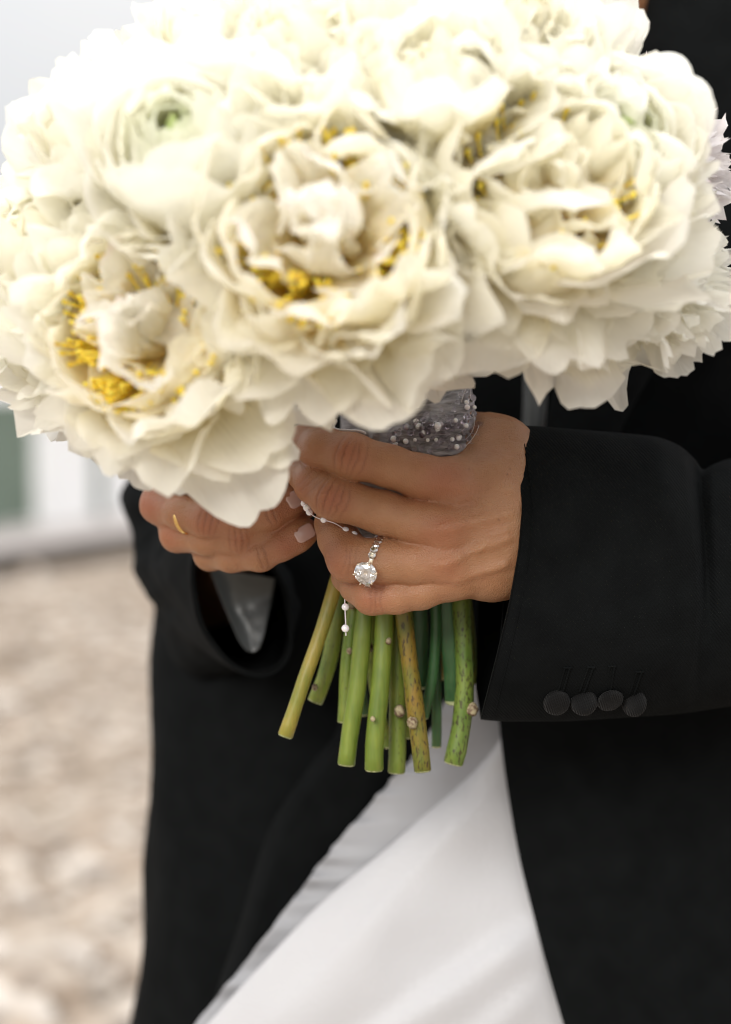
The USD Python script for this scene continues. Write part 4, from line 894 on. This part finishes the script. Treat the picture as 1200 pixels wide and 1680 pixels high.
beads = [(688, 700, 9), (675, 708, 10), (693, 714, 7), (700, 707, 7), (714, 686, 9), (719, 699, 10), (736, 702, 9), (742, 704, 7), (727, 715, 8), (725, 724, 8), (666, 724, 7), (657, 731, 7), (692, 736, 7), (716, 731, 9), (742, 732, 7), (750, 733, 7), (766, 683, 8), (755, 700, 7), (740, 684, 8), (735, 690, 6), (767, 668, 7), (775, 653, 10), (764, 640, 7), (769, 630, 6), (757, 647, 7), (766, 660, 6), (777, 679, 9), (786, 698, 10), (779, 725, 9), (775, 709, 6), (683, 692, 8), (696, 688, 8), (706, 740, 7), (680, 737, 6), (756, 716, 5), (748, 690, 6), (770, 700, 6), (763, 692, 6), (708, 695, 5), (728, 684, 6), (668, 700, 6), (751, 660, 6), (745, 672, 6), (760, 732, 6), (733, 738, 5), (702, 722, 5)]
for k in range(70):
    t_ = rb.uniform(0, 1); beads.append((640 + 140 * t_, 735 - 55 * t_ * rb.uniform(0, 1) - 36 * rb.uniform(0, 1) ** 1.3, rb.uniform(4.5, 8.5)))
tv = stage.GetPrimAtPath(RB + '/tulle').GetAttribute('points').Get()
tv = np.array(tv) + ORIGIN[RB]
for k, (bx, by_, r) in enumerate(beads):
    try: q = surf(tv, bx, by_)
    except ValueError: q = at(bx, by_, 16)
    d = (q - EYE) @ FWD - DIST
    q = at(bx, by_, d * 1000 - 1.2)
    obj('bead', ball(q, r * 0.70 * mpp(), 2), M['crystal'] if k % 5 else M['pearl'], RB)
for k in range(18):
    x0, y0 = rb.uniform(650, 740), rb.uniform(690, 742); x1, y1 = x0 + rb.uniform(20, 70), y0 - rb.uniform(-4, 40)
    x1 = min(x1, 786)
    mm = 9 + 0.10 * abs(x0 - 725)
    obj('filament', tube([at(x0, y0, mm), at(0.5 * (x0 + x1), 0.5 * (y0 + y1) - rb.uniform(-6, 8), mm - 3), at(x1, y1, mm + 2)], 0.0001, 5, sub=10), M['tulle'], RB)
for a_, b_, c_ in (((752, 742), (775, 720), (786, 698)), ((760, 744), (768, 728), (779, 725)), ((777, 679), (778, 700), (766, 720)), ((766, 660), (772, 650), (770, 628)), ((757, 660), (762, 645), (769, 625))):
    obj('filament', tube([at(*a_, 12), at(*b_, 10), at(*c_, 14)], 0.0001, 5, sub=14), M['filament'], RB)
obj('filament', tube([at(543, 712, 30), at(541, 697, 26), at(552, 690, 24), at(548, 702, 22), at(575, 706, 18), at(600, 712, 16)], 0.0006, 6, sub=30), M['filament'], RB)

# strand of pearls across the fingers, and its dangling end
PS = thing('pearl_strand', at(560, 870, 5), 'fine strand of small lilac pearls threaded between the fingers, its end dangling over the stems', 'pearl strand')
pearl = [(499, 826, 6, 5.5), (504, 833, 4, 6.5), (508, 840, 4, 6), (531, 853, -4, 5), (567, 870, 2, 6.2), (581, 877, 2, 6.2), (619, 884, 6, 6), (567, 996, 12, 6.2), (567, 1031, 12, 6.5)]
for x, y, mm, r in pearl: obj('pearl', ball(at(x, y, mm), r * mpp(mm), 3), M['pearl'], PS)
obj('thread', tube([at(497, 818, 8), at(504, 833, 4), at(514, 846, -2), at(531, 853, -4), at(548, 858, -4), at(562, 866, 1), at(581, 877, 2), at(604, 882, 4), at(640, 888, 14)], 0.00022, 6, sub=50), M['filament'], PS)
obj('thread', tube([at(566, 950, 20), at(566, 985, 13), at(567, 1010, 12), at(568, 1043, 13)], 0.0003, 6, sub=20), M['filament'], PS)

# ------------------------------------------------------------------ rings
def brilliant(r):
    pts = []
    for k in range(8):
        a = math.pi * k / 4; b = a + math.pi / 8
        pts += [(0.56 * math.cos(a), 0.56 * math.sin(a), 0.33), (0.80 * math.cos(b), 0.80 * math.sin(b), 0.215)]
        pts += [(0.42 * math.cos(b), 0.42 * math.sin(b), -0.50)]
    for k in range(16):
        a = math.pi * k / 8; pts += [(math.cos(a), math.sin(a), 0.02), (math.cos(a), math.sin(a), -0.02)]
    pts.append((0, 0, -0.86))
    return trimesh.convex.convex_hull(np.array(pts) * r)
ER = thing('engagement_ring', at(613, 925, 0), 'gold engagement ring with a large round diamond on the ring finger', 'ring')
rc = at(617, 922, 0.5); R_ = 0.0103
e1 = RGT * 10 + UPV * 36; e1 /= np.linalg.norm(e1)
e2 = -FWD * 10 - RGT * 2.6 - UPV * 0.5; e2 -= e1 * (e2 @ e1); e2 /= np.linalg.norm(e2)
e3 = np.cross(e1, e2)
def on_ring(deg, r): a = math.radians(deg); return rc + r * (math.sin(a) * e1 + math.cos(a) * e2)
def ring_band(c, r, e1, e2, w, t, n=72):
    e3 = np.cross(e1, e2); a = np.linspace(0, 2 * math.pi, n, endpoint=False); b = np.linspace(0, 2 * math.pi, 12, endpoint=False)
    out = np.sin(a)[:, None] * e1 + np.cos(a)[:, None] * e2
    V = c + out[:, None] * (r + t * np.cos(b))[None, :, None] + e3 * (w * np.sin(b))[None, :, None]
    f = grid_faces(n, 12, True); g = np.stack([(n - 1) * 12 + np.arange(12), np.arange(12), (np.arange(12) + 1) % 12, (n - 1) * 12 + (np.arange(12) + 1) % 12], 1)
    return V.reshape(-1, 3), tri(np.vstack([f, g]))
obj('band', ring_band(rc, R_, e1, e2, 0.0011, 0.0006), M['white_gold'], ER)
def set_stone(name, deg, r, lift, tilt=0.0):
    m = brilliant(r); a = math.radians(deg)
    z = math.sin(a) * e1 + math.cos(a) * e2 + tilt * e3; z /= np.linalg.norm(z); x = e3 - z * (e3 @ z); x /= np.linalg.norm(x); y = np.cross(z, x)
    c = on_ring(deg, R_ + lift); v = np.asarray(m.vertices)
    obj(name, (c + v[:, :1] * x + v[:, 1:2] * y + v[:, 2:] * z, m.faces), M['diamond'], ER, smooth=False)
    return c, x, y, z
c, x, y, z = set_stone('diamond', -22, 0.0052, 0.0046)
for k in range(6):
    a = math.pi * k / 3 + 0.3; d = math.cos(a) * x + math.sin(a) * y
    obj('prong', tube([on_ring(-22, R_), c + d * 0.0040 - z * 0.002, c + d * 0.0054 + z * 0.0004, c + d * 0.0049 + z * 0.0013], [0.0006, 0.0005, 0.00045, 0.0004], 8, sub=10), M['white_gold'], ER)
for dg in (14, 28, 42, 56, 70, -58, -71, -84):
    c, x, y, z = set_stone('small_diamond', dg, 0.00175, 0.0012)
    for s_ in (-1, 1):
        obj('prong', ball(c + x * s_ * 0.00125 + y * 0.0010 + z * 0.0002, 0.00032, 1), M['white_gold'], ER)
GR = thing('gold_band', at(300, 858, 42), 'plain gold band on the finger beneath the hanging petals', 'ring')
g1 = UPV * 1.0 - RGT * 0.25 - FWD * 0.1; g1 /= np.linalg.norm(g1); g2 = -FWD - RGT * 0.6; g2 -= g1 * (g2 @ g1); g2 /= np.linalg.norm(g2)
obj('band', ring_band(at(304, 848, 43), 0.0079, g1, g2, 0.0011, 0.0006), M['gold'], GR)
